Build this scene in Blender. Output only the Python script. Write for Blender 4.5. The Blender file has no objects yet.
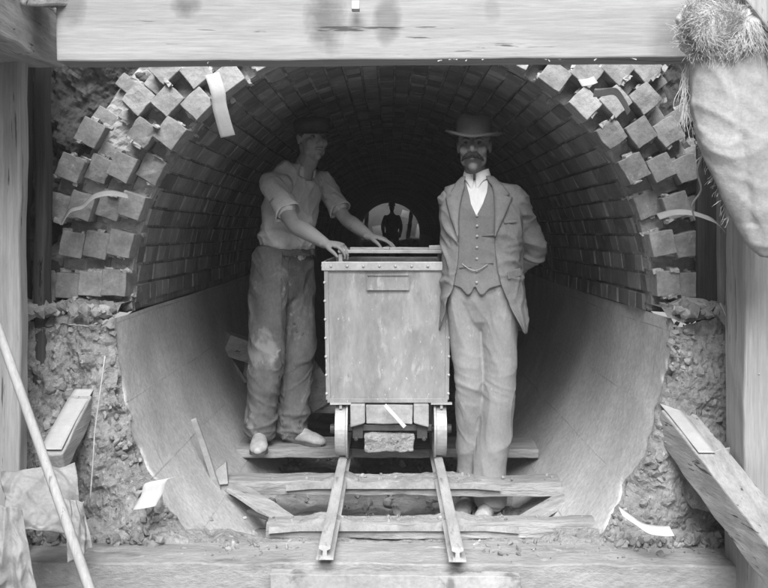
import bpy, bmesh, math, random
from mathutils import Vector, Matrix, noise, Euler
random.seed(7)
S = bpy.context.scene
COL = S.collection
F = 950.0                      # focal length in photo pixels; camera at the origin looking along +Y
PX, PY = 390.0, 232.0          # principal point of the plate camera (rising front)
R_ = math.radians

def P(px, py, s):
    """photo pixel + scale in px per metre (depth = F/s) -> point in metres"""
    return Vector(((px-PX)/s, F/s, (PY-py)/s))
def nz(v, f=1.0, o=0.0):
    return noise.noise(Vector((v[0]*f+o, v[1]*f+o*1.7, v[2]*f-o*.6)))
def fbm(v, f=1.0, o=0.0, oc=4):
    a, t = 1.0, 0.0
    for i in range(oc):
        t += a*nz(v, f, o+i*11.3); a *= .5; f *= 2.05
    return t
def lerp(a, b, t): return a+(b-a)*t
def interp(tab, x):
    if x <= tab[0][0]: return tab[0][1]
    for (x0, y0), (x1, y1) in zip(tab, tab[1:]):
        if x <= x1: return y0+(y1-y0)*(x-x0)/(x1-x0)
    return tab[-1][1]

# ------------------------------------------------------------------ materials
def newmat(name):
    m = bpy.data.materials.new(name); m.use_nodes = True
    nt = m.node_tree; nt.nodes.clear()
    out = nt.nodes.new('ShaderNodeOutputMaterial'); b = nt.nodes.new('ShaderNodeBsdfPrincipled')
    nt.links.new(b.outputs[0], out.inputs[0]); return m, nt, b
def nn(nt, t, **kw):
    n = nt.nodes.new(t)
    for k, v in kw.items(): setattr(n, k, v)
    return n
def math_(nt, op, a, b=None):
    n = nn(nt, 'ShaderNodeMath', operation=op)
    for i, v in enumerate((a, b)):
        if v is None: continue
        if isinstance(v, (int, float)): n.inputs[i].default_value = v
        else: nt.links.new(v, n.inputs[i])
    return n.outputs[0]
def ramp(nt, src, pts):
    r = nn(nt, 'ShaderNodeValToRGB'); e = r.color_ramp.elements
    e[0].position, e[0].color = pts[0][0], (pts[0][1],)*3+(1,)
    e[1].position, e[1].color = pts[-1][0], (pts[-1][1],)*3+(1,)
    for p, v in pts[1:-1]:
        k = e.new(p); k.color = (v,)*3+(1,)
    nt.links.new(src, r.inputs[0]); return r.outputs[0]
def noise_(nt, vec, scale, detail=6, rough=.6, dist=0):
    n = nn(nt, 'ShaderNodeTexNoise'); n.inputs['Scale'].default_value = scale
    n.inputs['Detail'].default_value = detail; n.inputs['Roughness'].default_value = rough
    n.inputs['Distortion'].default_value = dist
    nt.links.new(vec, n.inputs['Vector']); return n.outputs[0]
def mapping(nt, scale=(1,1,1), loc=(0,0,0), coord='Object'):
    tc = nn(nt, 'ShaderNodeTexCoord'); mp = nn(nt, 'ShaderNodeMapping')
    mp.inputs['Scale'].default_value = scale; mp.inputs['Location'].default_value = loc
    nt.links.new(tc.outputs[coord], mp.inputs[0]); return mp.outputs[0]
def M(name, lo, hi, nscale=4, stretch=(1,1,1), fine=60, fineamp=.25, bump=.3, bscale=None, bdist=.004,
      rough=.85, spec=.25, metal=0, tone=False, patches=None, contrast=.18):
    """grey procedural surface: broad blotches + fine grain + bump; patches = (scale, threshold, value, softness)"""
    m, nt, b = newmat(name)
    v = mapping(nt, stretch)
    big = noise_(nt, v, nscale, 6, .62)
    col = ramp(nt, big, [(.5-contrast, lo), (.5+contrast, hi)])
    fn = noise_(nt, v, fine, 5, .7)
    f2 = math_(nt, 'MULTIPLY_ADD', fn, 2*fineamp); nt.nodes[-1].inputs[2].default_value = 1-fineamp
    c = math_(nt, 'MULTIPLY', col, f2)
    if tone:
        at = nn(nt, 'ShaderNodeAttribute', attribute_name='tone')
        c = math_(nt, 'MULTIPLY', c, at.outputs['Fac'])
    if patches:
        for ps, th, val, soft in patches:
            pn = noise_(nt, v, ps, 5, .65, .3)
            k = ramp(nt, pn, [(th, 0), (th+soft, 1)])
            mx = nn(nt, 'ShaderNodeMix', data_type='FLOAT')
            nt.links.new(k, mx.inputs[0]); nt.links.new(c, mx.inputs[2]); mx.inputs[3].default_value = val
            c = mx.outputs[0]
    nt.links.new(c, b.inputs['Base Color'])
    b.inputs['Roughness'].default_value = rough; b.inputs['Specular IOR Level'].default_value = spec
    b.inputs['Metallic'].default_value = metal
    bn = noise_(nt, v, bscale or fine, 8, .7)
    bp = nn(nt, 'ShaderNodeBump'); bp.inputs['Strength'].default_value = bump; bp.inputs['Distance'].default_value = bdist
    nt.links.new(bn, bp.inputs['Height']); nt.links.new(bp.outputs[0], b.inputs['Normal'])
    return m
def wood(name, lo, hi, axis=0, bump=.35, tone=1, patches=None):
    st = [22, 22, 22]; st[axis] = 1.1
    pt = list(patches or []) + [(1.7, .63, lo*.35, .03), (.55, .60, lo*.7, .12)]      # drying cracks and soiled grain
    return M(name, lo, hi, nscale=1.1, stretch=tuple(st), fine=7, fineamp=.42, bump=bump, bscale=5, bdist=.006, rough=.8, patches=pt, contrast=.2)

MT = {}
MT['beam'] = wood('beam wood', .50, .68, 0, .2, patches=None)
MT['beam_stain'] = None
MT['wood_x'] = wood('weathered timber crosswise', .22, .42, 0, .6)
MT['wood_y'] = wood('weathered timber lengthwise', .24, .44, 1, .6)
MT['wood_z'] = wood('weathered timber upright', .26, .46, 2, .5)
MT['post'] = wood('pale upright timber', .27, .40, 2, .3)
MT['dark_wood_z'] = wood('dark lagging boards', .03, .09, 2, .8)
MT['grey_wood_z'] = wood('grey lagging boards', .16, .28, 2, .6)
MT['sill'] = M('pale gritty sill', .24, .36, 4, (.7,1.5,1.5), 45, .35, .8, 22, .015, patches=[(5,.58,.17,.12),(14,.64,.42,.06)])
MT['brick'] = M('pale brick', .21, .35, 14, (1,1,1), 80, .45, .7, 50, .007, tone=True, patches=[(9,.62,.2,.1),(16,.66,.45,.06)])
MT['inner_brick'] = M('dark inner brick', .13, .24, 5, (1,1,1), 70, .4, .6, 40, .006, tone=True, patches=[(6,.6,.3,.1)])  # darker grey than the brick of the toothed rings
MT['mortar'] = M('mortar', .32, .5, 12, (1,1,1), 70, .3, .8, 50, .01)
MT['haunch'] = M('rough concrete', .27, .44, 6, (1,1,1), 48, .6, 1, 44, .025, patches=[(3,.58,.18,.2),(26,.60,.52,.05),(34,.62,.12,.05)])
MT['earth'] = M('dark clay', .06, .14, 7, (1,1,1), 50, .4, .9, 30, .02)
MT['muck'] = M('trodden muck', .2, .36, 7, (1,1,1), 50, .4, .9, 26, .02, rough=.7)
MT['sleeper'] = M('muddy sleeper wood', .22, .42, 4, (.5,3,3), 30, .4, .9, 16, .015, patches=[(6,.58,.2,.1)])
MT['rail'] = M('worn steel rail', .36, .55, 8, (3,.6,3), 60, .3, .3, 40, .003, rough=.5, spec=.5, metal=.25, patches=[(9,.58,.22,.1)])
MT['steel'] = M('scuffed sheet steel', .20, .29, 4, (1.6,1,.55), 38, .3, .35, 34, .004, rough=.55, spec=.35, metal=.1,
                patches=[(5,.48,.36,.2),(14,.59,.38,.10),(4,.57,.17,.18),(40,.64,.46,.04),(22,.68,.12,.04)])
MT['rim'] = M('pale worn steel', .32, .48, 9, (1,1,1), 60, .3, .3, 40, .003, rough=.5, spec=.4, metal=.15)
MT['wheel'] = M('worn cast steel', .28, .45, 9, (1,1,1), 50, .3, .4, 40, .004, rough=.5, spec=.5, metal=.2)
MT['dark_iron'] = M('dark greasy iron', .03, .07, 9, (1,1,1), 50, .3, .4, 40, .004, rough=.5, spec=.5)
MT['pale_wood'] = M('chipped pale timber', .24, .38, 5, (1,1,1), 40, .3, .5, 22, .01, patches=[(8,.6,.16,.08)])
MT['skin'] = M('shaded skin', .13, .20, 14, (1,1,1), 120, .22, .4, 90, .002, rough=.7, spec=.2)  # dark for stubble, with the hat's shade put into the colour
MT['skin_light'] = M('forearm skin', .22, .30, 9, (1,1,1), 120, .18, .3, 90, .002, rough=.65, spec=.25, patches=[(16,.62,.15,.1)])
MT['hair'] = M('dark hair', .02, .05, 30, (1,1,1), 160, .4, .8, 120, .006, rough=.6)
MT['moustache'] = M('dark moustache', .015, .04, 60, (1,1,1), 160, .4, .8, 120, .006, rough=.6)
MT['shirt_grey'] = M('grey work shirt', .38, .54, 6, (1,1,1), 100, .3, .3, 110, .002, rough=.95, spec=.1, patches=[(5,.6,.2,.15)])
MT['trousers_dirty'] = M('mud stained trousers', .10, .18, 6, (1,1,.7), 70, .4, .5, 80, .004, rough=.95, spec=.1,
                         patches=[(5.5,.55,.27,.10),(8,.60,.05,.06),(12,.64,.34,.05)])
MT['shoe_pale'] = M('dusty pale boot leather', .30, .5, 14, (1,1,1), 60, .3, .3, 40, .003, rough=.7)
MT['jacket'] = M('grey wool jacket', .16, .24, 6, (1,1,1), 110, .32, .5, 90, .003, rough=.95, spec=.1, patches=[(9,.66,.15,.1)])
MT['waistcoat'] = M('grey wool waistcoat', .15, .21, 6, (1,1,1), 110, .3, .3, 120, .002, rough=.95, spec=.1)
MT['trousers_light'] = M('light grey trousers', .22, .31, 5, (1,1,.6), 110, .28, .4, 90, .003, rough=.95, spec=.1, patches=[(6,.60,.19,.12),(18,.64,.36,.06)])
MT['white_cloth'] = M('white shirt cloth', .62, .75, 12, (3,3,1), 90, .12, .3, 70, .003, rough=.9, spec=.1)
MT['felt'] = M('grey felt hat', .075, .12, 8, (1,1,1), 120, .2, .3, 90, .002, rough=.95, spec=.1)
MT['cap'] = M('dark cloth cap', .04, .07, 8, (1,1,1), 120, .2, .3, 90, .002, rough=.95, spec=.1)
MT['hatband'] = M('dark hat ribbon', .03, .05, 8, rough=.8)
MT['black'] = M('silhouette black', .03, .08, 5)  # near-black all over, the backlit silhouette put into the colour
MT['button'] = M('horn button', .3, .4, 8, rough=.4)
MT['eyeball'] = M('eyeball', .09, .12, 8, rough=.4)
MT['eye'] = M('dark eye', .02, .04, 8, rough=.3)
MT['paper'] = M('white paper strip', .40, .50, 9, (1,1,1), 60, .12, .3, 30, .004, rough=.9, spec=.1)
MT['canvas'] = M('pale canvas', .27, .39, 5, (1,1,1), 90, .3, .5, 80, .004, rough=.95, spec=.1, patches=[(5,.6,.28,.15)])
MT['oakum'] = M('frayed pale fibre', .36, .55, 20, (1,1,1), 100, .25, .4, 60, .004, rough=.95, spec=.1)
MT['pole'] = wood('smooth pale pole', .34, .44, 2, .1)
MT['rope'] = M('string', .35, .5, 30)
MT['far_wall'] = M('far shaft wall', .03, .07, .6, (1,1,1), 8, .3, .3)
MT['rubble'] = M('broken rubble', .22, .45, 9, (1,1,1), 60, .3, .8, 40, .01, tone=True)
MT['far_white'] = M('bright spot white', .7, .8, 3)  # white colour stands in for bright spots beyond the tunnel

def brick_lining_mat():
    m, nt, b = newmat('dark inner brick lining')
    uv = nn(nt, 'ShaderNodeUVMap'); uv.uv_map = 'uv'
    nse = nn(nt, 'ShaderNodeTexNoise'); nse.inputs['Scale'].default_value = 3; nt.links.new(uv.outputs[0], nse.inputs['Vector'])
    add = nn(nt, 'ShaderNodeVectorMath', operation='MULTIPLY_ADD'); nt.links.new(nse.outputs['Color'], add.inputs[0])
    add.inputs[1].default_value = (.012, .012, 0); nt.links.new(uv.outputs[0], add.inputs[2])
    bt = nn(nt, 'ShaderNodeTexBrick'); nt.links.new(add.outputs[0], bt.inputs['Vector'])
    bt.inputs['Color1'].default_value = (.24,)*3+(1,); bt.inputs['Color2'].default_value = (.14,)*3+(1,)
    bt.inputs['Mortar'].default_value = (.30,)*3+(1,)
    bt.inputs['Scale'].default_value = 1; bt.inputs['Brick Width'].default_value = .118*1; bt.inputs['Row Height'].default_value = .0825
    bt.inputs['Mortar Size'].default_value = .006; bt.inputs['Mortar Smooth'].default_value = .3; bt.inputs['Bias'].default_value = 0
    v = mapping(nt)
    big = ramp(nt, noise_(nt, v, 1.8, 6), [(.3, .65), (.7, 1.35)])
    fn = ramp(nt, noise_(nt, v, 60, 5), [(.3, .75), (.7, 1.2)])
    c = math_(nt, 'MULTIPLY', math_(nt, 'MULTIPLY', bt.outputs['Color'], big), fn)
    nt.links.new(c, b.inputs['Base Color']); b.inputs['Roughness'].default_value = .85
    b.inputs['Specular IOR Level'].default_value = .25
    h = math_(nt, 'ADD', math_(nt, 'MULTIPLY', bt.outputs['Fac'], -1.0), math_(nt, 'MULTIPLY', noise_(nt, v, 40, 6), .8))
    bp = nn(nt, 'ShaderNodeBump'); bp.inputs['Strength'].default_value = .8; bp.inputs['Distance'].default_value = .008
    nt.links.new(h, bp.inputs['Height']); nt.links.new(bp.outputs[0], b.inputs['Normal'])
    return m
def invert_mat():
    m, nt, b = newmat('smooth board marked concrete')
    uv = nn(nt, 'ShaderNodeUVMap'); uv.uv_map = 'uv'
    nse = nn(nt, 'ShaderNodeTexNoise'); nse.inputs['Scale'].default_value = 1.4; nt.links.new(uv.outputs[0], nse.inputs['Vector'])
    add = nn(nt, 'ShaderNodeVectorMath', operation='MULTIPLY_ADD'); nt.links.new(nse.outputs['Color'], add.inputs[0])
    add.inputs[1].default_value = (.02, .02, 0); nt.links.new(uv.outputs[0], add.inputs[2])
    bt = nn(nt, 'ShaderNodeTexBrick'); nt.links.new(add.outputs[0], bt.inputs['Vector'])
    bt.inputs['Scale'].default_value = 1; bt.inputs['Brick Width'].default_value = 1.1; bt.inputs['Row Height'].default_value = .29
    bt.inputs['Mortar Size'].default_value = .0028; bt.inputs['Mortar Smooth'].default_value = .2
    v = mapping(nt)
    big = ramp(nt, noise_(nt, v, 2.2, 6, .6), [(.3, .40), (.7, .60)])
    fn = ramp(nt, noise_(nt, v, 42, 7, .8), [(.3, .66), (.7, 1.2)])
    brk = ramp(nt, noise_(nt, v, 2.6, 5), [(.40, 0), (.60, 1)])       # the joints fade in and out
    j = math_(nt, 'MULTIPLY', bt.outputs['Fac'], brk)
    c = math_(nt, 'MULTIPLY', math_(nt, 'MULTIPLY', big, fn), math_(nt, 'SUBTRACT', 1.0, math_(nt, 'MULTIPLY', j, .3)))
    nt.links.new(c, b.inputs['Base Color']); b.inputs['Roughness'].default_value = .75; b.inputs['Specular IOR Level'].default_value = .3
    h = math_(nt, 'ADD', math_(nt, 'MULTIPLY', j, -1.2), math_(nt, 'MULTIPLY', noise_(nt, v, 22, 8, .7), .7))
    bp = nn(nt, 'ShaderNodeBump'); bp.inputs['Strength'].default_value = .6; bp.inputs['Distance'].default_value = .008
    nt.links.new(h, bp.inputs['Height']); nt.links.new(bp.outputs[0], b.inputs['Normal'])
    return m
MT['lining'] = brick_lining_mat(); MT['invert'] = invert_mat()
def beam_mat():
    m = wood('planed pale beam', .22, .30, 0, .15); nt = m.node_tree
    b = [n for n in nt.nodes if n.type == 'BSDF_PRINCIPLED'][0]
    src = b.inputs['Base Color'].links[0].from_socket
    tc = nn(nt, 'ShaderNodeTexCoord'); sp = nn(nt, 'ShaderNodeSeparateXYZ'); nt.links.new(tc.outputs['Object'], sp.inputs[0])
    wob = noise_(nt, tc.outputs['Object'], 9, 4)
    c = src
    # water stains soaked into the face: (x, z, half width, half height, darkness)
    for x, z, w, h, k in ((-.21,.14,.075,.13,.5), (.0,.14,.05,.1,.4), (-.67,.185,.06,.05,.5), (-1.05,.2,.05,.1,.35), (.35,.17,.03,.05,.15), (.95,.1,.1,.1,.25)):
        dx = math_(nt, 'DIVIDE', math_(nt, 'SUBTRACT', sp.outputs[0], x), w); dz = math_(nt, 'DIVIDE', math_(nt, 'SUBTRACT', sp.outputs[2], z), h)
        d = math_(nt, 'ADD', math_(nt, 'MULTIPLY', dx, dx), math_(nt, 'MULTIPLY', dz, dz))
        d = math_(nt, 'ADD', d, math_(nt, 'MULTIPLY', math_(nt, 'SUBTRACT', wob, .5), 2.0))
        f = ramp(nt, d, [(.15, 1-k), (1.0, 1)])
        c = math_(nt, 'MULTIPLY', c, f)
    nt.links.new(c, b.inputs['Base Color']); return m
MT['beam'] = beam_mat()

# ------------------------------------------------------------------ object helpers
W = {}
def link(o, mw=None): COL.objects.link(o); W[o.name] = mw or Matrix.Identity(4)
def tag(o, label=None, cat=None, group=None, kind=None):
    for k, v in (('label', label), ('category', cat), ('group', group), ('kind', kind)):
        if v: o[k] = v
    return o
def thing(name, loc, label, cat, group=None):
    o = bpy.data.objects.new(name, None); o.empty_display_size = .1
    o.location = loc; link(o, Matrix.Translation(Vector(loc))); return tag(o, label, cat, group)
def put(name, me, mat, parent=None, smooth=False, bevel=0, base=True):
    """link a mesh given in world coordinates as one object; origin at its base (top-level) or its parent's origin"""
    if isinstance(me, bmesh.types.BMesh):
        bm = me; me = bpy.data.meshes.new(name); bm.normal_update(); bm.to_mesh(me); bm.free()
    me.name = name
    o = bpy.data.objects.new(name, me)
    if mat is not None:
        me.materials.clear(); me.materials.append(mat)
    if parent is not None:
        me.transform(W[parent.name].inverted()); link(o, W[parent.name].copy()); o.parent = parent
    else:
        xs = [v.co for v in me.vertices]
        if base:
            lo = Vector([min(c[i] for c in xs) for i in range(3)]); hi = Vector([max(c[i] for c in xs) for i in range(3)])
            loc = Vector(((lo.x+hi.x)/2, (lo.y+hi.y)/2, lo.z))
        else: loc = Vector((0,0,0))
        me.transform(Matrix.Translation(-loc)); o.location = loc; link(o, Matrix.Translation(loc))
    if smooth:
        for p in me.polygons: p.use_smooth = True
    if bevel:
        b = o.modifiers.new('bevel', 'BEVEL'); b.width = bevel; b.segments = 2; b.limit_method = 'ANGLE'; b.angle_limit = R_(40)
    return o
def frame(d, up=Vector((0,0,1))):
    d = d.normalized()
    if abs(d.dot(up)) > .98: up = Vector((1,0,0))
    a = d.cross(up).normalized(); return a, a.cross(d).normalized(), d    # a: side, b: up-ish, d
def box(bm, c, size, mat3=None, cuts=(1,1,1), amp=0, seed=0, freq=8, attr=None, val=1.0):
    """subdivided box with optional noise wobble; mat3 rotates it"""
    nx, ny, nzc = cuts; sx, sy, sz = size; c = Vector(c); mat3 = mat3 or Matrix.Identity(3)
    key = {}
    def vert(i, j, k):
        q = (i, j, k)
        if q in key: return key[q]
        p = Vector(((i/nx-.5)*sx, (j/ny-.5)*sy, (k/nzc-.5)*sz))
        w = c+mat3 @ p
        if amp:
            w = w+amp*Vector((nz(w,freq,seed), nz(w,freq,seed+31), nz(w,freq,seed+67)))
            w = w+amp*.45*Vector((nz(w,freq*3.3,seed+5), nz(w,freq*3.3,seed+36), nz(w,freq*3.3,seed+71)))
        key[q] = bm.verts.new(w); return key[q]
    fs = []
    def quad(*q):
        f = bm.faces.new([vert(*x) for x in q]); fs.append(f)
    for i in range(nx):
        for j in range(ny):
            quad((i,j,0),(i,j+1,0),(i+1,j+1,0),(i+1,j,0)); quad((i,j,nzc),(i+1,j,nzc),(i+1,j+1,nzc),(i,j+1,nzc))
    for i in range(nx):
        for k in range(nzc):
            quad((i,0,k),(i+1,0,k),(i+1,0,k+1),(i,0,k+1)); quad((i,ny,k),(i,ny,k+1),(i+1,ny,k+1),(i+1,ny,k))
    for j in range(ny):
        for k in range(nzc):
            quad((0,j,k),(0,j,k+1),(0,j+1,k+1),(0,j+1,k)); quad((nx,j,k),(nx,j+1,k),(nx,j+1,k+1),(nx,j,k+1))
    if attr is not None:
        for f in fs: f[attr] = val
    return fs
def bar(bm, a, b, w, h, up=Vector((0,0,1)), amp=0, seed=0, freq=8, cell=.06, wcut=None):
    """box running from a to b"""
    a, b = Vector(a), Vector(b); x, u, d = frame(b-a, up); L = (b-a).length
    m3 = Matrix((x, d, u)).transposed()
    cu = (1,1,1)
    if amp: cu = (max(1, int(w/.04)), max(2, int(L/cell)), max(1, int(h/.04)))
    box(bm, (a+b)/2, (w, L, h), m3, cu, amp, seed, freq)
def crom(pts, n):
    """Catmull-Rom through tuples of numbers"""
    out = []; m = len(pts)
    for i in range(m-1):
        p0, p1, p2, p3 = pts[max(i-1,0)], pts[i], pts[i+1], pts[min(i+2,m-1)]
        for k in range(n):
            t = k/n
            out.append(tuple(.5*((2*b)+(-a+c)*t+(2*a-5*b+4*c-d)*t*t+(-a+3*b-3*c+d)*t**3) for a,b,c,d in zip(p0,p1,p2,p3)))
    out.append(tuple(pts[-1])); return out
def limb(bm, pts, radii, ref=Vector((0,1,0)), n=16, sub=4, caps=True):
    """closed smooth tube; radii: r or (ra, rb); ra lies along ref"""
    rows = crom([tuple(p)+(tuple(r) if isinstance(r, (tuple, list)) else (r, r)) for p, r in zip(pts, radii)], sub)
    cs = [Vector(r[:3]) for r in rows]; rings = []
    def ring(c, t, ra, rb):
        a = (ref-t*ref.dot(t))
        a = a.normalized() if a.length > 1e-4 else t.orthogonal().normalized()
        b = t.cross(a)
        rings.append([bm.verts.new(c+a*ra*math.cos(2*math.pi*k/n)+b*rb*math.sin(2*math.pi*k/n)) for k in range(n)])
    N = len(cs)
    for i, c in enumerate(cs):
        t = (cs[min(i+1,N-1)]-cs[max(i-1,0)]).normalized(); ra, rb = max(rows[i][3],.0005), max(rows[i][4],.0005)
        if i == 0 and caps:
            for f in (.95, .75, .4):
                q = math.sqrt(1-f*f); ring(c-t*f*min(ra,rb), t, ra*q, rb*q)
        ring(c, t, ra, rb)
        if i == N-1 and caps:
            for f in (.4, .75, .95):
                q = math.sqrt(1-f*f); ring(c+t*f*min(ra,rb), t, ra*q, rb*q)
    for A, B in zip(rings, rings[1:]):
        for k in range(n): bm.faces.new((A[k], A[(k+1)%n], B[(k+1)%n], B[k]))
    bm.faces.new(list(reversed(rings[0]))); bm.faces.new(rings[-1])
def ell(bm, c, r, mat3=None, seg=16):
    m3 = (mat3 or Matrix.Identity(3)).to_4x4()
    bmesh.ops.create_uvsphere(bm, u_segments=seg, v_segments=max(6, seg//2), radius=1,
        matrix=Matrix.Translation(Vector(c)) @ m3 @ Matrix.Diagonal((r[0], r[1], r[2], 1)))
def fuse(bm, voxel, smooth=4, fn=None):
    """union of overlapping closed pieces -> one continuous smooth surface"""
    me = bpy.data.meshes.new('tmp'); bmesh.ops.recalc_face_normals(bm, faces=bm.faces); bm.to_mesh(me); bm.free()
    o = bpy.data.objects.new('tmp', me); COL.objects.link(o)
    r = o.modifiers.new('r', 'REMESH'); r.mode = 'VOXEL'; r.voxel_size = voxel
    if smooth:
        s = o.modifiers.new('s', 'SMOOTH'); s.factor = .5; s.iterations = smooth
    dg = bpy.context.evaluated_depsgraph_get(); dg.update()
    out = bpy.data.meshes.new_from_object(o.evaluated_get(dg))
    bpy.data.objects.remove(o); bpy.data.meshes.remove(me)
    if fn:
        nrm = [v.normal.copy() for v in out.vertices]
        for v, n_ in zip(out.vertices, nrm): v.co = fn(v.co.copy(), n_)
        out.update()
    return out
def grid(bm, nu, nv, fn, closed=False, attr=None):
    vs = [[bm.verts.new(fn(i/nu, j/nv)) for j in range(nv+1)] for i in range(nu+(0 if closed else 1))]
    m = len(vs)
    for i in range(nu):
        A, B = vs[i], vs[(i+1) % m]
        for j in range(nv): bm.faces.new((A[j], B[j], B[j+1], A[j+1]))
    return vs
def lathe(bm, prof, c, m3=None, n=32, sx=1, sy=1, fn=None):
    c = Vector(c); m3 = m3 or Matrix.Identity(3); rings = []
    for r, z in prof:
        row = []
        for k in range(n):
            a = 2*math.pi*k/n; p = Vector((r*sx*math.cos(a), r*sy*math.sin(a), z))
            if fn: p = fn(p, a)
            row.append(bm.verts.new(c+m3 @ p))
        rings.append(row)
    for A, B in zip(rings, rings[1:]):
        for k in range(n): bm.faces.new((A[k], A[(k+1)%n], B[(k+1)%n], B[k]))
    return rings
def wire(bm, pts, r, n=5):
    limb(bm, pts, [r]*len(pts), Vector((.3,.5,.8)), n, 4, False)

# ================================================================== TUNNEL
RAD, CX, CZ, BZ = 1.08, .006, -.283, 1.25
YM = 3.96            # plane of the recessed bricks
ZS = -.335           # top of the concrete invert
PITCH, RT = .0825, .096
def rise(y): return max(0, y-6)*.0095
def ellp(phi):       # invert profile, phi in radians (pi..2pi)
    return Vector((CX+RAD*math.cos(phi), 0, CZ+BZ*math.sin(phi)))
tun = thing('brick_tunnel', (0, 4.0, -1.5), 'brick sewer tunnel in course of building, toothed brick rings above a smooth concrete invert', 'tunnel')
YEND = 35.0
def ys_list():
    ys = []; y = YM+.05
    while y < YEND: ys.append(y); y += .06+max(0, y-5)*.05
    return ys+[YEND]
# arch lining
bm = bmesh.new(); uvl = bm.loops.layers.uv.new('uv')
a0, a1 = -R_(7), math.pi+R_(7); ys = ys_list(); NA = 164
rows = []
for y in ys:
    row = []
    for i in range(NA+1):
        a = lerp(a0, a1, i/NA)
        rr = RAD+(.0025 if y < 9.6 else 0)+.004*nz((math.cos(a)*3, y*3, math.sin(a)*3)) + .0035*nz((math.cos(a)*12, y*10, math.sin(a)*12))
        rr += .06*min(1, max(0, (abs(a-math.pi/2)-math.pi/2-R_(2.6))/R_(1.5)))      # tucks in behind the concrete
        row.append(bm.verts.new((CX+rr*math.cos(a), y, CZ+rr*math.sin(a)+rise(y))))
    rows.append(row)
for j in range(len(ys)-1):
    for i in range(NA):
        f = bm.faces.new((rows[j][i], rows[j+1][i], rows[j+1][i+1], rows[j][i+1]))
        for l, (ii, jj) in zip(f.loops, ((i,j),(i,j+1),(i+1,j+1),(i+1,j))):
            l[uvl].uv = (ys[jj], lerp(a0, a1, ii/NA)*RAD+.0)
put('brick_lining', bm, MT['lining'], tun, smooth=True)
bm = bmesh.new(); tl = bm.faces.layers.float.new('tone'); random.seed(31)
a0b, a1b = -R_(2.9), math.pi+R_(2.9); ncr = int((a1b-a0b)*RAD/PITCH)
for ci in range(ncr):
    aA = a0b+(ci+.05)*PITCH/RAD; aB = a0b+(ci+.95)*PITCH/RAD; y = YM+.12-(.059 if ci % 2 else 0)-.04; off = random.uniform(-.004,.004)
    while y < 9.5:
        L_ = random.choice((.112,.112,.232))+random.uniform(-.006,.004); rr = RAD-.006+off+random.uniform(-.004,.004); tv = random.uniform(.6,1.35)
        ti = random.uniform(-.003,.003); top, botm = [], []
        for (aa, yy, dr) in ((aA,y,ti),(aA,y+L_-.008,0),(aB,y+L_-.008,0),(aB,y,-ti)):
            m_ = .0035; ca = aa+(.0035/RAD if aa == aA else -.0035/RAD); cy = yy+(.004 if yy == y else -.004)
            r1 = rr+dr+random.uniform(-.001,.001); z_ = rise(yy)
            top.append(bm.verts.new((CX+r1*math.cos(ca), cy, CZ+r1*math.sin(ca)+z_))); botm.append(bm.verts.new((CX+(RAD+.005)*math.cos(aa), yy, CZ+(RAD+.005)*math.sin(aa)+z_)))
        f = bm.faces.new(top); f[tl] = tv
        for q in range(4): f = bm.faces.new((botm[q], botm[(q+1)%4], top[(q+1)%4], top[q])); f[tl] = tv
        y += L_
bmesh.ops.recalc_face_normals(bm, faces=bm.faces)
tag(put('lining_bricks', bm, MT['inner_brick'], tun), kind='stuff')
# lip of the concrete: where the smooth inside meets the broken face
def lip_y(phi):
    p = ellp(phi); t = -p.z
    base = lerp(3.70, 3.58, min(1, max(0, (t-.33)/.9)))
    return base + .07*fbm((p.x*1.0, 0, p.z), 8, 3, 6) + .008*fbm((p.x, 0, p.z), 45, 9, 3)
p0, p1 = math.pi+R_(2.4), 2*math.pi-R_(2.4); NP = 300
bm = bmesh.new(); uvl = bm.loops.layers.uv.new('uv')
offs = [0, .012, .03, .06, .1, .16, .24, .34, .45, .6, .8, 1.05, 1.4, 1.9, 2.6, 3.6, 5, 7, 10, 14, 20, 26, YEND-3.6]
rows = []
for k, of in enumerate(offs):
    row = []
    for i in range(NP+1):
        phi = lerp(p0, p1, i/NP); p = ellp(phi); y = lip_y(phi)*(1-min(1, of/.6))+3.65*min(1, of/.6)+of
        n_ = Vector((-math.cos(phi), 0, -math.sin(phi)))
        d = (.012*nz((p.x,y,p.z),2.2,4)+.004*nz((p.x,y,p.z),9,5))
        low = .25+.75*min(1, max(0, (p.z+1.25)/.6))
        if k == 0: d -= low*(.010+.03*max(0, fbm((p.x,0,p.z), 8, 6, 6)))
        if k == 1: d -= low*.3*max(0, .02+ fbm((p.x,0,p.z), 8, 6, 6))
        if k == 2: d -= low*.006*max(0, fbm((p.x,0,p.z), 8, 6, 6))+.002
        q = p+n_*d; row.append(bm.verts.new((q.x, y, q.z+rise(y))))
    rows.append(row)
for k in range(len(offs)-1):
    for i in range(NP):
        f = bm.faces.new((rows[k][i], rows[k+1][i], rows[k+1][i+1], rows[k][i+1]))
        for l, (ii, kk) in zip(f.loops, ((i,k),(i,k+1),(i+1,k+1),(i+1,k))):
            l[uvl].uv = (rows[kk][ii].co.y, lerp(p0, p1, ii/NP)*1.16+.05)
lipco = [v.co.copy() for v in rows[0]]
bm.faces.ensure_lookup_table()
for k in range(2):
    for i in range(NP): bm.faces[k*NP+i].material_index = 1
iv = put('concrete_invert', bm, MT['invert'], tun, smooth=True); iv.data.materials.append(MT['haunch'])
for q in range(2*NP): iv.data.polygons[q].material_index = 1
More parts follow.
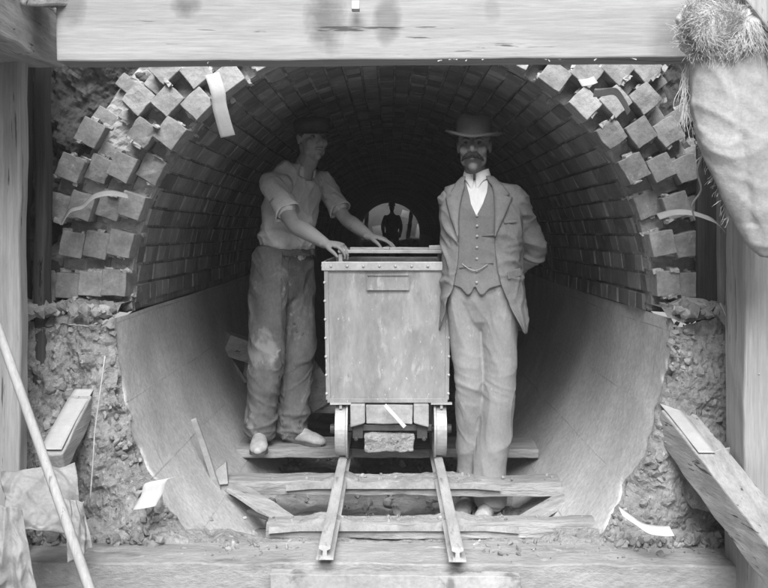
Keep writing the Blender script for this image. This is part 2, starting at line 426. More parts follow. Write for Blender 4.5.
# broken concrete face outside the lip
XW0, XW1 = -1.47, 1.50
def outer_pt(phi):
    dx, dz = math.cos(phi), math.sin(phi)
    t = 9
    if dx < 0: t = min(t, (XW0-CX)/dx)
    if dx > 0: t = min(t, (XW1-CX)/dx)
    if dz < 0: t = min(t, (-1.9-CZ)/dz)
    return Vector((CX+dx*t, 0, CZ+dz*t))
def top_z(x): return .045*fbm((x,3,0), 7, 31, 4)
def face_disp(x, z):
    v = (x, 0, z)
    r = 1-abs(nz(v, 5, 2))*2
    return .03*fbm(v, 3.2, 1, 5)+.022*r*nz(v, 9, 8)+.02*fbm(v, 17, 12, 4)+.008*fbm(v, 55, 40, 2)
bm = bmesh.new(); NT = 90
def hf(u, v):
    phi = lerp(p0, p1, u); i = int(round(u*NP)); inn = lipco[i]; q = outer_pt(phi)
    t = v**1.25
    x = lerp(inn.x, q.x, t); z = lerp(inn.z, q.z, t)
    base = lerp(3.70, 3.56, min(1, max(0, (-z-.33)/.9)))
    bl = min(1, t*5)**.8
    y = lerp(inn.y, base+face_disp(x, z)*1.25-.02*math.sin(min(1,t*3)*math.pi), bl)
    zt = z + top_z(x)*math.exp(-max(0,-z-.335)/.06)*min(1, v*14)
    return Vector((x, y, zt))
grid(bm, NP, NT, hf)
put('broken_concrete_face', bm, MT['haunch'], tun)
# crumbly ledges on top of the concrete, each side
for sx, xa, xb in ((-1, XW0, CX-RAD+.004), (1, CX+RAD-.004, XW1)):
    bm = bmesh.new()
    def lf(u, v):
        x = lerp(xa, xb, u); edge = max(0, abs(x-CX)-RAD)
        yf_ = lerp(3.70, 3.70+face_disp(x, -.335)*1.25, min(1, edge*10)); y = lerp(yf_, 4.16, v**1.2)
        w_ = min(1, edge*12)*min(1, v*7)
        z = lerp(ZS+top_z(x)*min(1, edge*10), ZS+.02+.03*(1 if sx < 0 else .5), min(1, v*4))+w_*(.045*fbm((x,y,0), 6, 20+sx, 5)+.016*fbm((x,y,0), 26, 2, 3))
        return Vector((x, y, z))
    grid(bm, 60, 70, lf); put('crumbled_ledge', bm, MT['haunch'], tun)
# toothed brick rings

def ring_missing(k, a, i):
    if k == 3: return random.random() < .35
    if k == 2: return random.random() < .05
    return False
mortar = bmesh.new()
for k in range(4):
    bm = bmesh.new(); tl = bm.faces.layers.float.new('tone')
    r0 = RAD+k*RT; rm = r0+RT/2
    n_half = int(math.pi/2*r0/PITCH)+1
    for side in (-1, 1):
        for i in range(n_half):
            arc = (i+.35)*PITCH; th = arc/rm-.035            # angle above springing
            if th > math.pi/2+.02: continue
            proj = (i % 2 == 1)
            miss = ring_missing(k, th, i)
            ang = math.pi-th if side < 0 else th
            rad = Vector((math.cos(ang), 0, math.sin(ang))); tan = Vector((-math.sin(ang), 0, math.cos(ang)))
            yf = (YM-.095 if proj else YM)+random.uniform(-.008,.008)
            if miss: yf = YM+.10
            elif k == 3: yf += random.uniform(0,.03)
            if proj and random.random() < .05: yf += random.uniform(.02,.07)
            yb = YM+.26
            tw = (PITCH+.024 if proj else PITCH-.020)+random.uniform(-.004,.003)
            rw = RT+.002+random.uniform(-.003,.002)
            c = Vector((CX, 0, CZ))+rad*(r0+RT/2+ (.003 if k else .0035))+Vector((0, (yf+yb)/2, 0))
            rot = Matrix.Rotation(random.uniform(-.015,.015), 3, 'Y') @ Matrix.Rotation(random.uniform(-.025,.025), 3, 'X')
            m3 = rot @ Matrix((rad, Vector((0,1,0)), tan)).transposed()
            if k > 1 and random.random() < .10: m3 = Matrix.Rotation(random.uniform(-.12,.12), 3, 'Y') @ Matrix.Rotation(random.uniform(-.1,.1), 3, 'Z') @ m3
            box(bm, c, (rw*random.uniform(.985,1), yb-yf, tw*random.uniform(.95,1)), m3, (4,5,4), random.choice((.003,.004,.007)), k*37+i, 22, tl, random.uniform(.78,1.18))
            # ragged mortar sticking to the brick
            for q in range(random.randint(2,5)):
                o = c-Vector((0,(yb-yf)/2,0))+tan*random.choice((-1,1))*tw*.5+rad*random.uniform(-.5,.5)*RT+Vector((0,random.uniform(.0,.1),0))
                box(mortar, o, (random.uniform(.012,.045), random.uniform(.02,.06), random.uniform(.010,.018)), m3, (3,3,2), .010, i*3+q, 45)
    o = put('brick_ring', bm, MT['brick'], tun)
    bv = o.modifiers.new('bevel', 'BEVEL'); bv.width = .0025; bv.segments = 1; bv.limit_method = 'ANGLE'; bv.angle_limit = R_(50)
tag(put('mortar', mortar, MT['mortar'], tun), kind='stuff')
# mortar bed seen in the gaps between the rings
bm = bmesh.new()
def mb(u, v):
    a = lerp(-.045, math.pi+.045, u); r = RAD+.003+v*(4*RT-.02)
    x, z = CX+r*math.cos(a), CZ+r*math.sin(a)
    y = YM+.012+.03*fbm((x,0,z), 9, 6, 4)+.01*nz((x,0,z), 45)
    if v > .8: y += .04
    if v < .02: y = YM+.055
    return Vector((x, y, z))
grid(bm, 300, 40, mb); put('mortar_bed', bm, MT['mortar'], tun)

# ---- excavated clay face behind the rings
bm = bmesh.new()
def ef(u, v):
    a = lerp(-.16, math.pi+.16, u); dx, dz = math.cos(a), math.sin(a)
    t = 9
    if dx < 0: t = min(t, (XW0-.1-CX)/dx)
    if dx > 0: t = min(t, (XW1+.1-CX)/dx)
    if dz > 0: t = min(t, (1.9-CZ)/dz)
    r = lerp(RAD+3*RT, t, v); x, z = CX+dx*r, CZ+dz*r
    return Vector((x, YM+.10-.10*min(1,v*2)+.09*fbm((x,0,z), 5, 5, 6)+.02*fbm((x,0,z), 24, 9, 3), z))
grid(bm, 420, 120, ef)
tag(put('clay_face', bm, MT['earth'], base=False), kind='structure', label='rough dug clay behind the brick rings')

# ---- floor of muck and the pit floor
bm = bmesh.new()
def mf(u, v):
    x = lerp(-.86, .87, u); y = 3.50+ (YEND-3.5)*v**3.2
    z = -1.345+.03*fbm((x,y,0), 3.5, 7, 4)+.012*fbm((x,y,0), 17, 3, 3)+ .16*max(0,abs(x)-.45)**1.2
    return Vector((x, y, z+rise(y)))
grid(bm, 80, 150, mf)
tag(put('ground', bm, MT['muck'], base=False), kind='structure')
bm = bmesh.new()
def pf(u, v):
    x = lerp(-1.75, 1.75, u); y = 3.62-43*(1-v)**2.5; return Vector((x, y, -1.62+.03*fbm((x,y,0), 2, 1, 4)))
grid(bm, 60, 110, pf); tag(put('pit_floor', bm, MT['muck'], base=False), kind='structure')
bm = bmesh.new()
def gquad(x0, x1, y0, y1, z=1.9):
    bm.faces.new([bm.verts.new(p) for p in ((x0,y0,z),(x1,y0,z),(x1,y1,z),(x0,y1,z))])
PITB = -3.2
gquad(-40,-1.7,-3.2,60); gquad(1.7,40,-3.2,60); gquad(-1.7,1.7,4.1,35.2); gquad(-1.7,1.7,37.6,60)
for sx_ in (-1,1):                      # unseen cutting, opened out behind the camera to let low light in
    bm.faces.new([bm.verts.new(p) for p in ((sx_*1.7,-3.2,1.9),(sx_*40,-3.2,1.9),(sx_*40,-9,-1.66),(sx_*1.7,-9,-1.66))])
    bm.faces.new([bm.verts.new(p) for p in ((sx_*1.7,-3.2,1.9),(sx_*1.7,-9,-1.66),(sx_*1.7,-3.2,-1.66))])
    bm.faces.new([bm.verts.new(p) for p in ((sx_*1.7,-9,-1.66),(sx_*40,-9,-1.66),(sx_*40,-40,-1.66),(sx_*1.7,-40,-1.66))])
tag(put('terrain', bm, MT['earth'], base=False), kind='structure')

# ================================================================== SHAFT TIMBERING
def boards_wall(name, x, y0, y1, z0, z1, mat, label, thick=.04, bw=.19, seed=0):
    t = thing(name, (x, (y0+y1)/2, z0), label, 'wall')
    y = y0; k = 0
    while y < y1-.02:
        w = min(bw*random.uniform(.85,1.1), y1-y); bm = bmesh.new()
        box(bm, (x+random.uniform(-.012,.012), y+w/2, (z0+z1)/2), (thick, w-.008, z1-z0), None, (1,2,30), .006, seed+k, 4)
        put('board', bm, mat, t, bevel=.003); y += w; k += 1
    return t
boards_wall('lagging_wall', -1.50, -3.2, 4.0, -1.7, 1.9, MT['dark_wood_z'], 'dark upright lagging boards on the left side of the shaft', seed=1, bw=.21)
boards_wall('lagging_wall', 1.53, -3.2, 4.0, -1.7, 1.9, MT['grey_wood_z'], 'grey upright lagging boards on the right side of the shaft behind the pale post', seed=50, bw=.21)
def post(name, px0, px1, s, mat, z0, z1, label, d=.16, seed=0, amp=.008):
    x0, x1 = (px0-PX)/s, (px1-PX)/s; y = F/s
    bm = bmesh.new(); box(bm, ((x0+x1)/2, y+d/2, (z0+z1)/2), (x1-x0, d, z1-z0), None, (4,4,50), amp, seed, 3)
    return tag(put(name, bm, mat, bevel=.01), label, 'post', 'shaft corner posts')
post('timber_post', -40, 20, 284, MT['post'], -1.65, 1.9, 'pale square timber post at the left edge, behind the leaning pole', .08, 3)
post('timber_post', 745, 800, 292, MT['post'], -1.65, 1.9, 'pale timber post at the right edge, below the canvas bundle', .2, 13)
post('timber_post', 33, 45, 258, MT['dark_wood_z'], -1.0, 1.6, 'dark narrow upright timber beside the pale left post', .09, 23, .01)
# top beam
bm = bmesh.new()
a = Vector(((56-PX)/300, 3.167+.065, .567+.165)); b = Vector(((720-PX)/300, 3.167+.065, .583+.165))
box(bm, (a+b)/2, ((b-a).length, .13, .33), Matrix.Rotation(-math.atan2(b.z-a.z, b.x-a.x), 3, 'Y'), (60,3,6), .004, 5, 4)
tag(put('timber_beam', bm, MT['beam'], bevel=.006), 'broad pale planed beam across the top of the tunnel mouth, stained in two places', 'beam')
# small peg in the beam
bm = bmesh.new(); bar(bm, P(356,8,303), P(356,8,303)+Vector((0,-.03,.004)), .026, .03, amp=.002)
tag(put('wooden_peg', bm, MT['paper'], bevel=.003), 'small white peg sticking out of the face of the top beam', 'peg')
# splinters on the lower arris
bm = bmesh.new()
for i in range(26):
    px = random.choice((random.uniform(435,475), random.uniform(150,240), random.uniform(470,640))); q = P(px, 61-(px-56)*.006, 299)
    bar(bm, q, q+Vector((random.uniform(-.03,.03), random.uniform(-.005,0), random.uniform(-.012,.008))), .004, .003)
for c in [o for o in bpy.data.objects if o.name == 'timber_beam']: put('splinters', bm, MT['paper'], c)
# side walings and the timber at the top left corner
bm = bmesh.new(); bar(bm, P(33,38,272), P(-70,-22,372), .2, .22, amp=.01, seed=4); 
tag(put('waling', bm, MT['wood_y'], bevel=.008), 'worn timber running out of the top left corner towards the viewer', 'timber', 'side walings')
bm = bmesh.new(); bar(bm, P(10,-18,315), P(62,-14,296), .1, .14, amp=.012, seed=9)
tag(put('timber_block', bm, MT['wood_x'], bevel=.008), 'short block wedged behind the left end of the top beam', 'block')
bm = bmesh.new(); bar(bm, P(710,-60,330), P(800,52,330), .1, .09, up=Vector((0,-1,0)), amp=.006, seed=15)
tag(put('timber_brace', bm, MT['post'], bevel=.006), 'slanting pale brace in the top right corner above the frayed bundle', 'brace')
# pale boards seen behind the right bundle
for i, (pa, pb, s) in enumerate((((700,175),(712,330),246), ((722,225),(738,470),256))):
    bm = bmesh.new(); A = P(*pa, s); B = P(*pb, s)
    box(bm, ((A.x+B.x)/2, A.y, (A.z+B.z)/2-.1), (B.x-A.x+.03, .035, A.z-B.z+.45), None, (2,1,30), .006, i+60, 4)
    tag(put('upright_board', bm, MT['grey_wood_z'] if i else MT['dark_wood_z'], bevel=.003),
        ('dark' if not i else 'grey')+' upright board '+('just right of the toothed bricks' if not i else 'between the rough concrete and the right post'), 'board', 'upright boards on the right')
# slanting timbers beside the mouth with white strips on top
def stub(A, B, w, h, side, seed, label):
    bm = bmesh.new(); d = Vector((side*w/2, 0, 0)); bar(bm, A+d-Vector((0,0,h/2)), B+d-Vector((0,0,h/2)), w, h, amp=.006, seed=seed)
    return tag(put('waling', bm, MT['wood_y'], bevel=.006), label, 'timber', 'side walings')
SA = P(93,393,262); SB = P(64,452,288)
stub(SA, SB, .085, .09, -1, 3, 'short timber stub in the rough concrete at the lower left, white strip on its top')
C = P(662,412,262); D = P(772,552,335)
stub(C+Vector((0,.05,.01)), D, .125, .13, 1, 8, 'long timber sloping down towards the viewer at the lower right')

# ---- sill baulk and planks at the bottom
bm = bmesh.new(); a = Vector((-1.5, 3.46, -1.325)); b = Vector((1.55, 3.46, -1.337))
box(bm, (a+b)/2, ((b-a).length, .24, .33), Matrix.Rotation(-math.atan2(b.z-a.z, b.x-a.x), 3, 'Y'), (120,10,10), .010, 77, 5)
tag(put('sill_baulk', bm, MT['sill'], bevel=.006), 'thick pale baulk along the bottom of the picture under the rail ends', 'timber')
bm = bmesh.new(); box(bm, Vector(((395-PX)/285, 3.30, -1.215)), (.86, .05, .06), Matrix.Rotation(.012,3,'Y'), (30,2,2), .006, 12, 6)
tag(put('plank', bm, MT['pale_wood'], bevel=.003), 'pale plank lying against the front of the sill below the rail ends', 'plank')
bm = bmesh.new(); tl_ = bm.faces.layers.float.new('tone'); random.seed(77)
def lump(bm, c, r, seed, tl=None):
    m = Matrix.Translation(Vector(c)) @ Euler((seed*1.3, seed*2.1, seed)).to_matrix().to_4x4() @ Matrix.Diagonal((r*random.uniform(.7,1.3), r*random.uniform(.7,1.2), r*random.uniform(.5,.9), 1))
    g = bmesh.ops.create_icosphere(bm, subdivisions=1, radius=1, matrix=m)
    tv = random.uniform(.5,1.05)
    for v in g['verts']:
        d = v.co-Vector(c); v.co += d*(.8*noise.noise(d*(1.3/r)+Vector((seed,0,0))))
        for f in v.link_faces: f[tl] = tv
for i in range(260):
    x_ = random.choice((-1,1))*random.uniform(.3,1.35); y_ = 3.36+.24*random.random()**.6; lump(bm, (x_,y_,-1.166), random.choice((.003,.004,.005,.007,.012)), i, tl_)
for i in range(120):
    x_ = random.gauss(0,.45); y_ = random.choice((random.uniform(3.70,3.78), random.uniform(4.31,4.44))); lump(bm, (x_,y_,-1.130), random.choice((.004,.006,.009,.012)), i, tl_)
tag(put('crumbs', bm, MT['rubble'], base=False), 'crumbs of mortar and clay scattered over the sill and the near sleepers', 'rubble', kind='stuff')
# mud trodden over the sleepers between and around the rails
for (y0_, y1_, sd) in ((3.685,3.80,3),(4.29,4.46,9)):
    bm = bmesh.new()
    def mdf(u, v):
        x = lerp(-.47,.5,u); y = lerp(y0_,y1_,v); e = min(1, min(u,1-u)*8); w_ = min(1, min(v,1-v)*7)
        h_ = .016*fbm((x,y,0), 7, sd, 5)+.004+.018*math.exp(-((abs(x)-.235)/.07)**2)
        return Vector((x, y-(.012 if v < .01 else 0), -1.137+e*w_*max(-.004, h_)-(.02 if v < .01 or v > .99 else 0)-(.01*(1-e))))
    grid(bm, 130, 18, mdf); tag(put('mud', bm, MT['muck'], base=False), ('mud caked on the nearest sleeper around the rails','mud caked on the middle sleeper around the rails')[sd == 9], 'mud', kind='stuff')
# ---- rails and sleepers
ZR = -1.08
def sleeper(xa, xb, y0, y1, zt, th, label, seed, za=0.0, amp=.008):
    bm = bmesh.new()
    box(bm, ((xa+xb)/2, (y0+y1)/2, zt-th/2), (xb-xa, y1-y0, th), Matrix.Rotation(za,3,'Y'), (70,6,3), amp, seed, 7)
    return tag(put('sleeper', bm, MT['sleeper'], bevel=.004), label, 'sleeper', 'wooden sleepers laid across the invert')
sleeper(-.485, .845, 3.69, 3.79, -1.132, .062, 'nearest muddy sleeper, just above the pale sill', 1, -.002)
sleeper(-.80, .78, 4.30, 4.45, -1.132, .062, 'middle muddy sleeper, in front of the suited man\'s feet', 2, .008)
sleeper(-.80, .77, 4.90, 5.20, -1.120, .045, 'broad plank sleeper the young man in the work shirt stands on', 3, 0, .005)
sleeper(-.62, -.1, 5.55, 5.75, -1.0, .06, 'deeper board seen in the gap left of the wagon', 4, 0, .005)
def rail(xa, ya, yb, label, seed):
    bm = bmesh.new()
    prof = [(-.026,-.050),(.026,-.050),(.026,-.044),(.007,-.038),(.006,-.018),(.017,-.012),(.018,-.003),(.013,0),(-.013,0),(-.018,-.003),(-.017,-.012),(-.006,-.018),(-.007,-.038),(-.026,-.044)]
    ysr = [ya+(yb-ya)*i/60 for i in range(61)]; rr = []
    for y in ysr: rr.append([bm.verts.new((xa+px_*1.15+.004*nz((seed,y,0),1.5), y, ZR+pz+.002*nz((0,y,seed),3))) for px_, pz in prof])
    for A_, B_ in zip(rr, rr[1:]):
        for k in range(len(prof)): bm.faces.new((A_[k], B_[k], B_[(k+1)%len(prof)], A_[(k+1)%len(prof)]))
    bm.faces.new(rr[0]); bm.faces.new(list(reversed(rr[-1])))
    bmesh.ops.recalc_face_normals(bm, faces=bm.faces)
    return tag(put('rail', bm, MT['rail']), label, 'rail', 'narrow gauge rails')
XL, XR = -.2285+.004, .2285+.004
rail(XL, 3.275, 7.5, 'left steel rail running under the wagon', 1)
rail(XR, 3.25, 7.5, 'right steel rail running under the wagon', 5)
bm = bmesh.new()
for xr in (XL, XR):
    for (y, zt) in ((3.74,-1.132),(4.37,-1.132)):
        for sx in (-1,1): ell(bm, (xr+sx*.034, y+random.uniform(-.02,.02), zt+.006), (.011,.011,.008), seg=8)
tag(put('rail_spikes', bm, MT['wheel'], smooth=True), 'row of spike heads holding the rails to the near sleepers', 'spikes', kind='stuff')

# loose boards and stakes in the invert
def board(pa, pb, w, h, mat, name, label, cat, seed=0, up=Vector((0,0,1)), group=None):
    bm = bmesh.new(); bar(bm, pa, pb, w, h, up, .004, seed)
    return tag(put(name, bm, mat, bevel=.003), label, cat, group)
board(Vector((-.70,4.28,-1.15)), Vector((-.30,4.02,-1.31)), .11, .02, MT['wood_x'], 'loose_board', 'board tipped down into the invert at the left between the two near sleepers', 'board', 3, group='loose boards in the invert')
board(Vector((-.62,4.12,-1.21)), Vector((-.22,3.95,-1.30)), .02, .012, MT['dark_iron'], 'iron_bar', 'thin dark bar lying along the tipped board at the left', 'bar', 3)
board(Vector((.78,4.2,-1.17)), Vector((.38,4.0,-1.33)), .10, .022, MT['wood_x'], 'loose_board', 'board sloping down to the left at the right end of the middle sleeper', 'board', 8, group='loose boards in the invert')
board(Vector((-.10,4.15,-1.32)), Vector((.10,4.0,-1.27)), .06, .03, MT['pale_wood'], 'loose_board', 'short pale block lying in the muck between the rails', 'board', 18, group='loose boards in the invert')
board(Vector((.33,4.1,-1.31)), Vector((.13,3.98,-1.32)), .07, .02, MT['wood_x'], 'loose_board', 'small flat board in the muck beside the right rail', 'board', 28, group='loose boards in the invert')
q = P(214,484,222)
board(q+Vector((.02,0,-.03)), P(194,419,224), .026, .02, MT['pale_wood'], 'wooden_stake', 'thin square stake leaning up from the left end of the middle sleeper', 'stake', 5, Vector((0,-1,0)))
bm = bmesh.new(); a = P(213,468,221); 
vs = [bm.verts.new(p) for p in (P(210,486,222), P(228,484,222), P(226,462,221), P(216,470,221))]
f = bm.faces.new(vs); e = bmesh.ops.extrude_face_region(bm, geom=[f]); bmesh.ops.translate(bm, verts=[v for v in e['geom'] if isinstance(v, bmesh.types.BMVert)], vec=(0,.03,0)); bmesh.ops.recalc_face_normals(bm, faces=bm.faces)
tag(put('wooden_wedge', bm, MT['pale_wood'], bevel=.002), 'small pale wedge at the foot of the leaning stake', 'wedge')
# dark box and frame of sticks behind the young man, and a dark lump behind his legs
t = thing('wooden_crate', P(238,385,160), 'dark wooden box on bits of timber behind the legs of the young man', 'crate')
bm = bmesh.new(); box(bm, P(236,346,160), (.17,.2,.13), Euler((.1,.35,.4)).to_matrix(), (3,3,3), .004); put('box', bm, MT['wood_x'], t, bevel=.003)
bm = bmesh.new(); bar(bm, P(228,355,161), P(246,382,161), .02, .02); bar(bm, P(250,352,159), P(244,384,159), .03, .03); put('prop', bm, MT['grey_wood_z'], t)
bm = bmesh.new(); box(bm, P(312,383,170), (.16,.25,.22), Euler((.2,-.5,.2)).to_matrix(), (3,3,3), .006)
tag(put('timber_block', bm, MT['wood_y'], bevel=.004), 'dark tilted block seen between the young man\'s legs and the wagon', 'block')

# ================================================================== WAGON
x0, x1 = -.310, .286; yF, yB = 4.525, 5.42; zt, zb = -.150, -.808
wg = thing('wagon', ((x0+x1)/2, (yF+yB)/2, ZR), 'riveted sheet steel tip wagon standing on the rails between the two men', 'wagon')
bm = bmesh.new(); th = .006
def dent(p): return Vector((0, .006*fbm((p.x,0,p.z), 4, 3, 3), 0))
def panel(x_a, x_b, y_a, y_b):
    d = Vector((x_b-x_a, y_b-y_a, 0)); n_ = Vector((d.y, -d.x, 0)).normalized()
    def pfn(sg):
        def f(u, v):
            tp = .012*(1-v)            # slight batter towards the bottom
            p = Vector((lerp(x_a, x_b, u), lerp(y_a, y_b, u), lerp(zb, zt, v)))
            p.x += (tp if p.x < (x0+x1)/2 else -tp)*abs(p.x-(x0+x1)/2)/((x1-x0)/2); 
            return p+n_*(sg*th/2)+n_*.004*fbm((p.x*1.0,p.y,p.z),4,3,3)
        return f
    grid(bm, 40, 40, pfn(1)); grid(bm, 40, 40, pfn(-1))
panel(x0, x1, yF, yF); panel(x1, x1, yF, yB); panel(x1, x0, yB, yB); panel(x0, x0, yB, yF)
box(bm, ((x0+x1)/2, (yF+yB)/2, zb+.004), (x1-x0-.03, yB-yF-.01, .008))
wb = put('box', bm, MT['steel'], wg, smooth=True)
bm = bmesh.new()
for a_, b_ in (((x0-.01,yF-.008),(x1+.01,yF-.008)), ((x0-.01,yB+.008),(x1+.01,yB+.008)), ((x0-.008,yF-.018),(x0-.008,yB+.018)), ((x1+.008,yF-.018),(x1+.008,yB+.018))):
    bar(bm, Vector((*a_, zt-.012)), Vector((*b_, zt-.012)), .014, .042, amp=.0015, seed=4)
put('rim', bm, MT['rim'], wg, bevel=.003)
# lower angle and corner strips
bm = bmesh.new()
bar(bm, Vector((x0+.012,yF-.006,zb+.006)), Vector((x1-.012,yF-.006,zb+.006)), .008, .02)
for sx, xx in ((1,x0),(-1,x1)):
    bar(bm, Vector((xx+sx*.006,yF-.007,zt-.03)), Vector((xx+sx*.016,yF-.007,zb+.01)), .02, .006, up=Vector((0,-1,0)))
put('edge_strip', bm, MT['steel'], wg, bevel=.002)
riv0 = None
def rivet(p, parent, r=.0075):
    global riv0
    if riv0 is None:
        bm = bmesh.new(); ell(bm, (0,0,0), (r, r*.75, r), seg=10); me = bpy.data.meshes.new('rivet'); bm.to_mesh(me); bm.free()
        me.materials.append(MT['rim']); [setattr(q_, 'use_smooth', True) for q_ in me.polygons]; riv0 = me
    o = bpy.data.objects.new('rivet', riv0); o.parent = parent; o.location = W[parent.name].inverted() @ Vector(p); COL.objects.link(o); W[o.name] = Matrix.Identity(4)
for i in range(8): rivet((lerp(x0+.03, x1-.03, i/7), yF-.016, zt-.012), wb)
for xx, sg in ((x0,1),(x1,-1)):
    for i in range(7): rivet((xx+sg*lerp(-.001,.009,i/6.), yF-.010, lerp(zt-.09, zb+.04, i/6)), wb)
for i in range(9):
    for xx, sg in ((x0,-1),(x1,1)): rivet((xx+sg*.016, lerp(yF+.06,yB-.05,i/8), zt-.012), wb)
# label holder on the end plate
bm = bmesh.new(); A = P(367,275,210); B = P(409,289,210); y_ = yF-.008
for a_, b_, w_ in (((A.x,A.z),(B.x,A.z),.004), ((A.x,B.z),(B.x,B.z),.010), ((A.x,A.z),(A.x,B.z),.004), ((B.x,A.z),(B.x,B.z),.004)):
    bar(bm, Vector((a_[0],y_-.003,a_[1])), Vector((b_[0],y_-.003,b_[1])), .009, w_)
box(bm, ((A.x+B.x)/2, y_+.001, (A.z+B.z)/2), (B.x-A.x, .004, A.z-B.z)); 
put('label_plate', bm, MT['steel'], wg)
# open frame lying on top of the box
bm = bmesh.new()
fz = -.094
bar(bm, Vector((-.245,4.63,fz)), Vector((.283,4.63,fz)), .03, .018, amp=.002, seed=1)
bar(bm, Vector((-.20,4.76,fz+.012)), Vector((.25,4.75,fz+.012)), .018, .012, amp=.002, seed=2)
bar(bm, Vector((-.24,5.2,fz)), Vector((.275,5.2,fz)), .04, .018, amp=.002, seed=3)
for xx in (-.235, .265): bar(bm, Vector((xx,4.60,fz+.001)), Vector((xx,5.22,fz+.001)), .035, .015, amp=.002)
bar(bm, Vector((-.02,4.65,fz+.014)), Vector((.0,5.2,fz+.014)), .03, .01, amp=.002)
bar(bm, Vector((.19,4.64,fz+.018)), Vector((.28,4.64,fz+.020)), .05, .02, amp=.002)
for xx in (-.24,.27): bar(bm, Vector((xx,4.62,fz-.008)), Vector((xx,4.62,zt-.005)), .02, .02, up=Vector((0,1,0)))
for xx in (-.24,.27): bar(bm, Vector((xx,5.2,fz-.008)), Vector((xx,5.2,zt-.005)), .02, .02, up=Vector((0,1,0)))
tag(put('lid_frame', bm, MT['rim'], wg, bevel=.002), 'open pale metal frame across the top of the wagon')
# underframe
bm = bmesh.new()
for xa_, xb_ in ((-.188,-.118),(.112,.184)):
    bm = bmesh.new()
    pts = [(xa_,-.815),(xb_,-.815),(xb_,-.905 if xa_<0 else -.925),(xa_,-.925 if xa_<0 else -.905)]
    lo_ = [bm.verts.new((x_,4.49,z_)) for x_,z_ in pts]; hi_ = [bm.verts.new((x_,4.66,z_)) for x_,z_ in pts]
    bm.faces.new(lo_); bm.faces.new(hi_)
    for i in range(4): bm.faces.new((lo_[i],lo_[(i+1)%4],hi_[(i+1)%4],hi_[i]))
    bmesh.ops.recalc_face_normals(bm, faces=bm.faces); put('buffer_block', bm, MT['pale_wood'], wg, bevel=.006)
bm = bmesh.new(); box(bm, (-.003, 4.58, -.868), (.222, .12, .092), None, (8,4,4), .004, 3, 14); put('headstock', bm, MT['pale_wood'], wg, bevel=.004)
bm = bmesh.new(); bar(bm, P(385,405,213), P(405,427,215), .018, .012, up=Vector((0,-1,0)), amp=.004, seed=6); put('splinter', bm, MT['paper'], wg, bevel=.002)
bm = bmesh.new()
bar(bm, Vector((-.2,4.56,-.935)), Vector((.2,4.56,-.935)), .05, .03)
for xx in (-.165,.165):
    box(bm, (xx,5.0,-.87), (.04,1.0,.07)); box(bm, (xx*.93,4.58,-.95), (.05,.1,.07))
    ell(bm, (xx*.98,4.525,-.985), (.012,.01,.012), seg=8)
box(bm, (0,5.1,-.9), (.2,.8,.06)); box(bm, (0,5.1,-.99), (.3,.3,.14))
put('underframe', bm, MT['dark_iron'], wg, bevel=.003)
bm = bmesh.new()
box(bm, (-.004, 4.575, -1.005), (.235, .10, .088), None, (14,5,6), .010, 7, 22)
put('muddy_axle_block', bm, MT['haunch'], wg, bevel=.006)
def wheel_bm(xc, yc, sg):
    bm = bmesh.new(); R0 = .128; zc = ZR+R0
    m3 = Matrix(((0,0,1),(1,0,0),(0,1,0)))        # axis along x
    prof = [(.02,-.02*sg),(.05,-.022*sg),(.085,-.012*sg),(.11,-.016*sg),(R0,-.030*sg),(R0+.0,.018*sg),(R0+.014,.021*sg),(R0+.013,.030*sg),(R0-.02,.031*sg),(.085,.010*sg),(.05,.018*sg),(.02,.022*sg)]
    lathe(bm, [(r, -z) for r, z in prof], (xc, yc, zc), m3, 40)
    bmesh.ops.holes_fill(bm, edges=bm.edges); bmesh.ops.recalc_face_normals(bm, faces=bm.faces); return bm
for y_ in (4.60, 5.2):
    for xc, sg in ((XL-.006, -1), (XR+.006, 1)):
        w_ = put('wheel', wheel_bm(xc, y_, sg), MT['wheel'], wg)
        bm = bmesh.new(); lathe(bm, [(.0005,sg*.06),(.022,sg*.058),(.026,sg*.03),(.026,-sg*.01)], (xc, y_, ZR+.128), Matrix(((0,0,1),(1,0,0),(0,1,0))), 16); put('hub', bm, MT['dark_iron'], w_)
    bm = bmesh.new(); limb(bm, [(XL,y_,ZR+.128),(XR,y_,ZR+.128)], [.018,.018], Vector((0,1,0)), 12, 2); put('axle', bm, MT['dark_iron'], wg, smooth=True)
bm = bmesh.new()
for xx in (XL-.01, XR+.012):
    bm = bmesh.new(); bar(bm, Vector((xx,4.53,-.812)), Vector((xx,4.53,-.84)), .012, .03, up=Vector((0,1,0))); bar(bm, Vector((xx-.05,4.52,-.815)), Vector((xx+.05,4.52,-.815)), .03, .008)
    put('spring_bolt', bm, MT['rim'], wg)

# ================================================================== PEOPLE
def frame3(x, f, z): return Matrix((x, f, z)).transposed()        # columns: lateral, forward, up
def head_parts(bm, c, m3, k=1.0, long_face=0):
    def E(p, r): ell(bm, c+m3 @ (Vector(p)*k), Vector(r)*k, m3, 20)
    E((0,-.012,.035), (.076,.096,.088)); E((0,.024,-.026), (.0635,.064,.080)); E((0,.027,-.06), (.053,.054,.05))
    E((0,.062,-.096-long_face), (.024,.024,.020)); E((0,.03,-.085), (.036,.045,.03))
    limb(bm, [c+m3 @ (Vector(p)*k) for p in ((0,.080,.022),(0,.093,.002),(0,.104,-.020),(0,.096,-.032))], [.009*k,.010*k,.013*k,.010*k], m3.col[0], 10, 3)
    for s in (-1,1):
        E((s*.013,.092,-.028), (.009,.011,.008)); E((s*.074,-.012,-.006), (.009,.017,.029)); E((s*.079,-.019,.007), (.006,.012,.016))
        E((s*.038,.054,-.022), (.027,.025,.028)); E((s*.030,.072,.033), (.025,.014,.009)); E((s*.044,.026,-.064), (.018,.03,.030))
    E((0,.088,-.052), (.025,.012,.006)); E((0,.087,-.064), (.022,.012,.006))
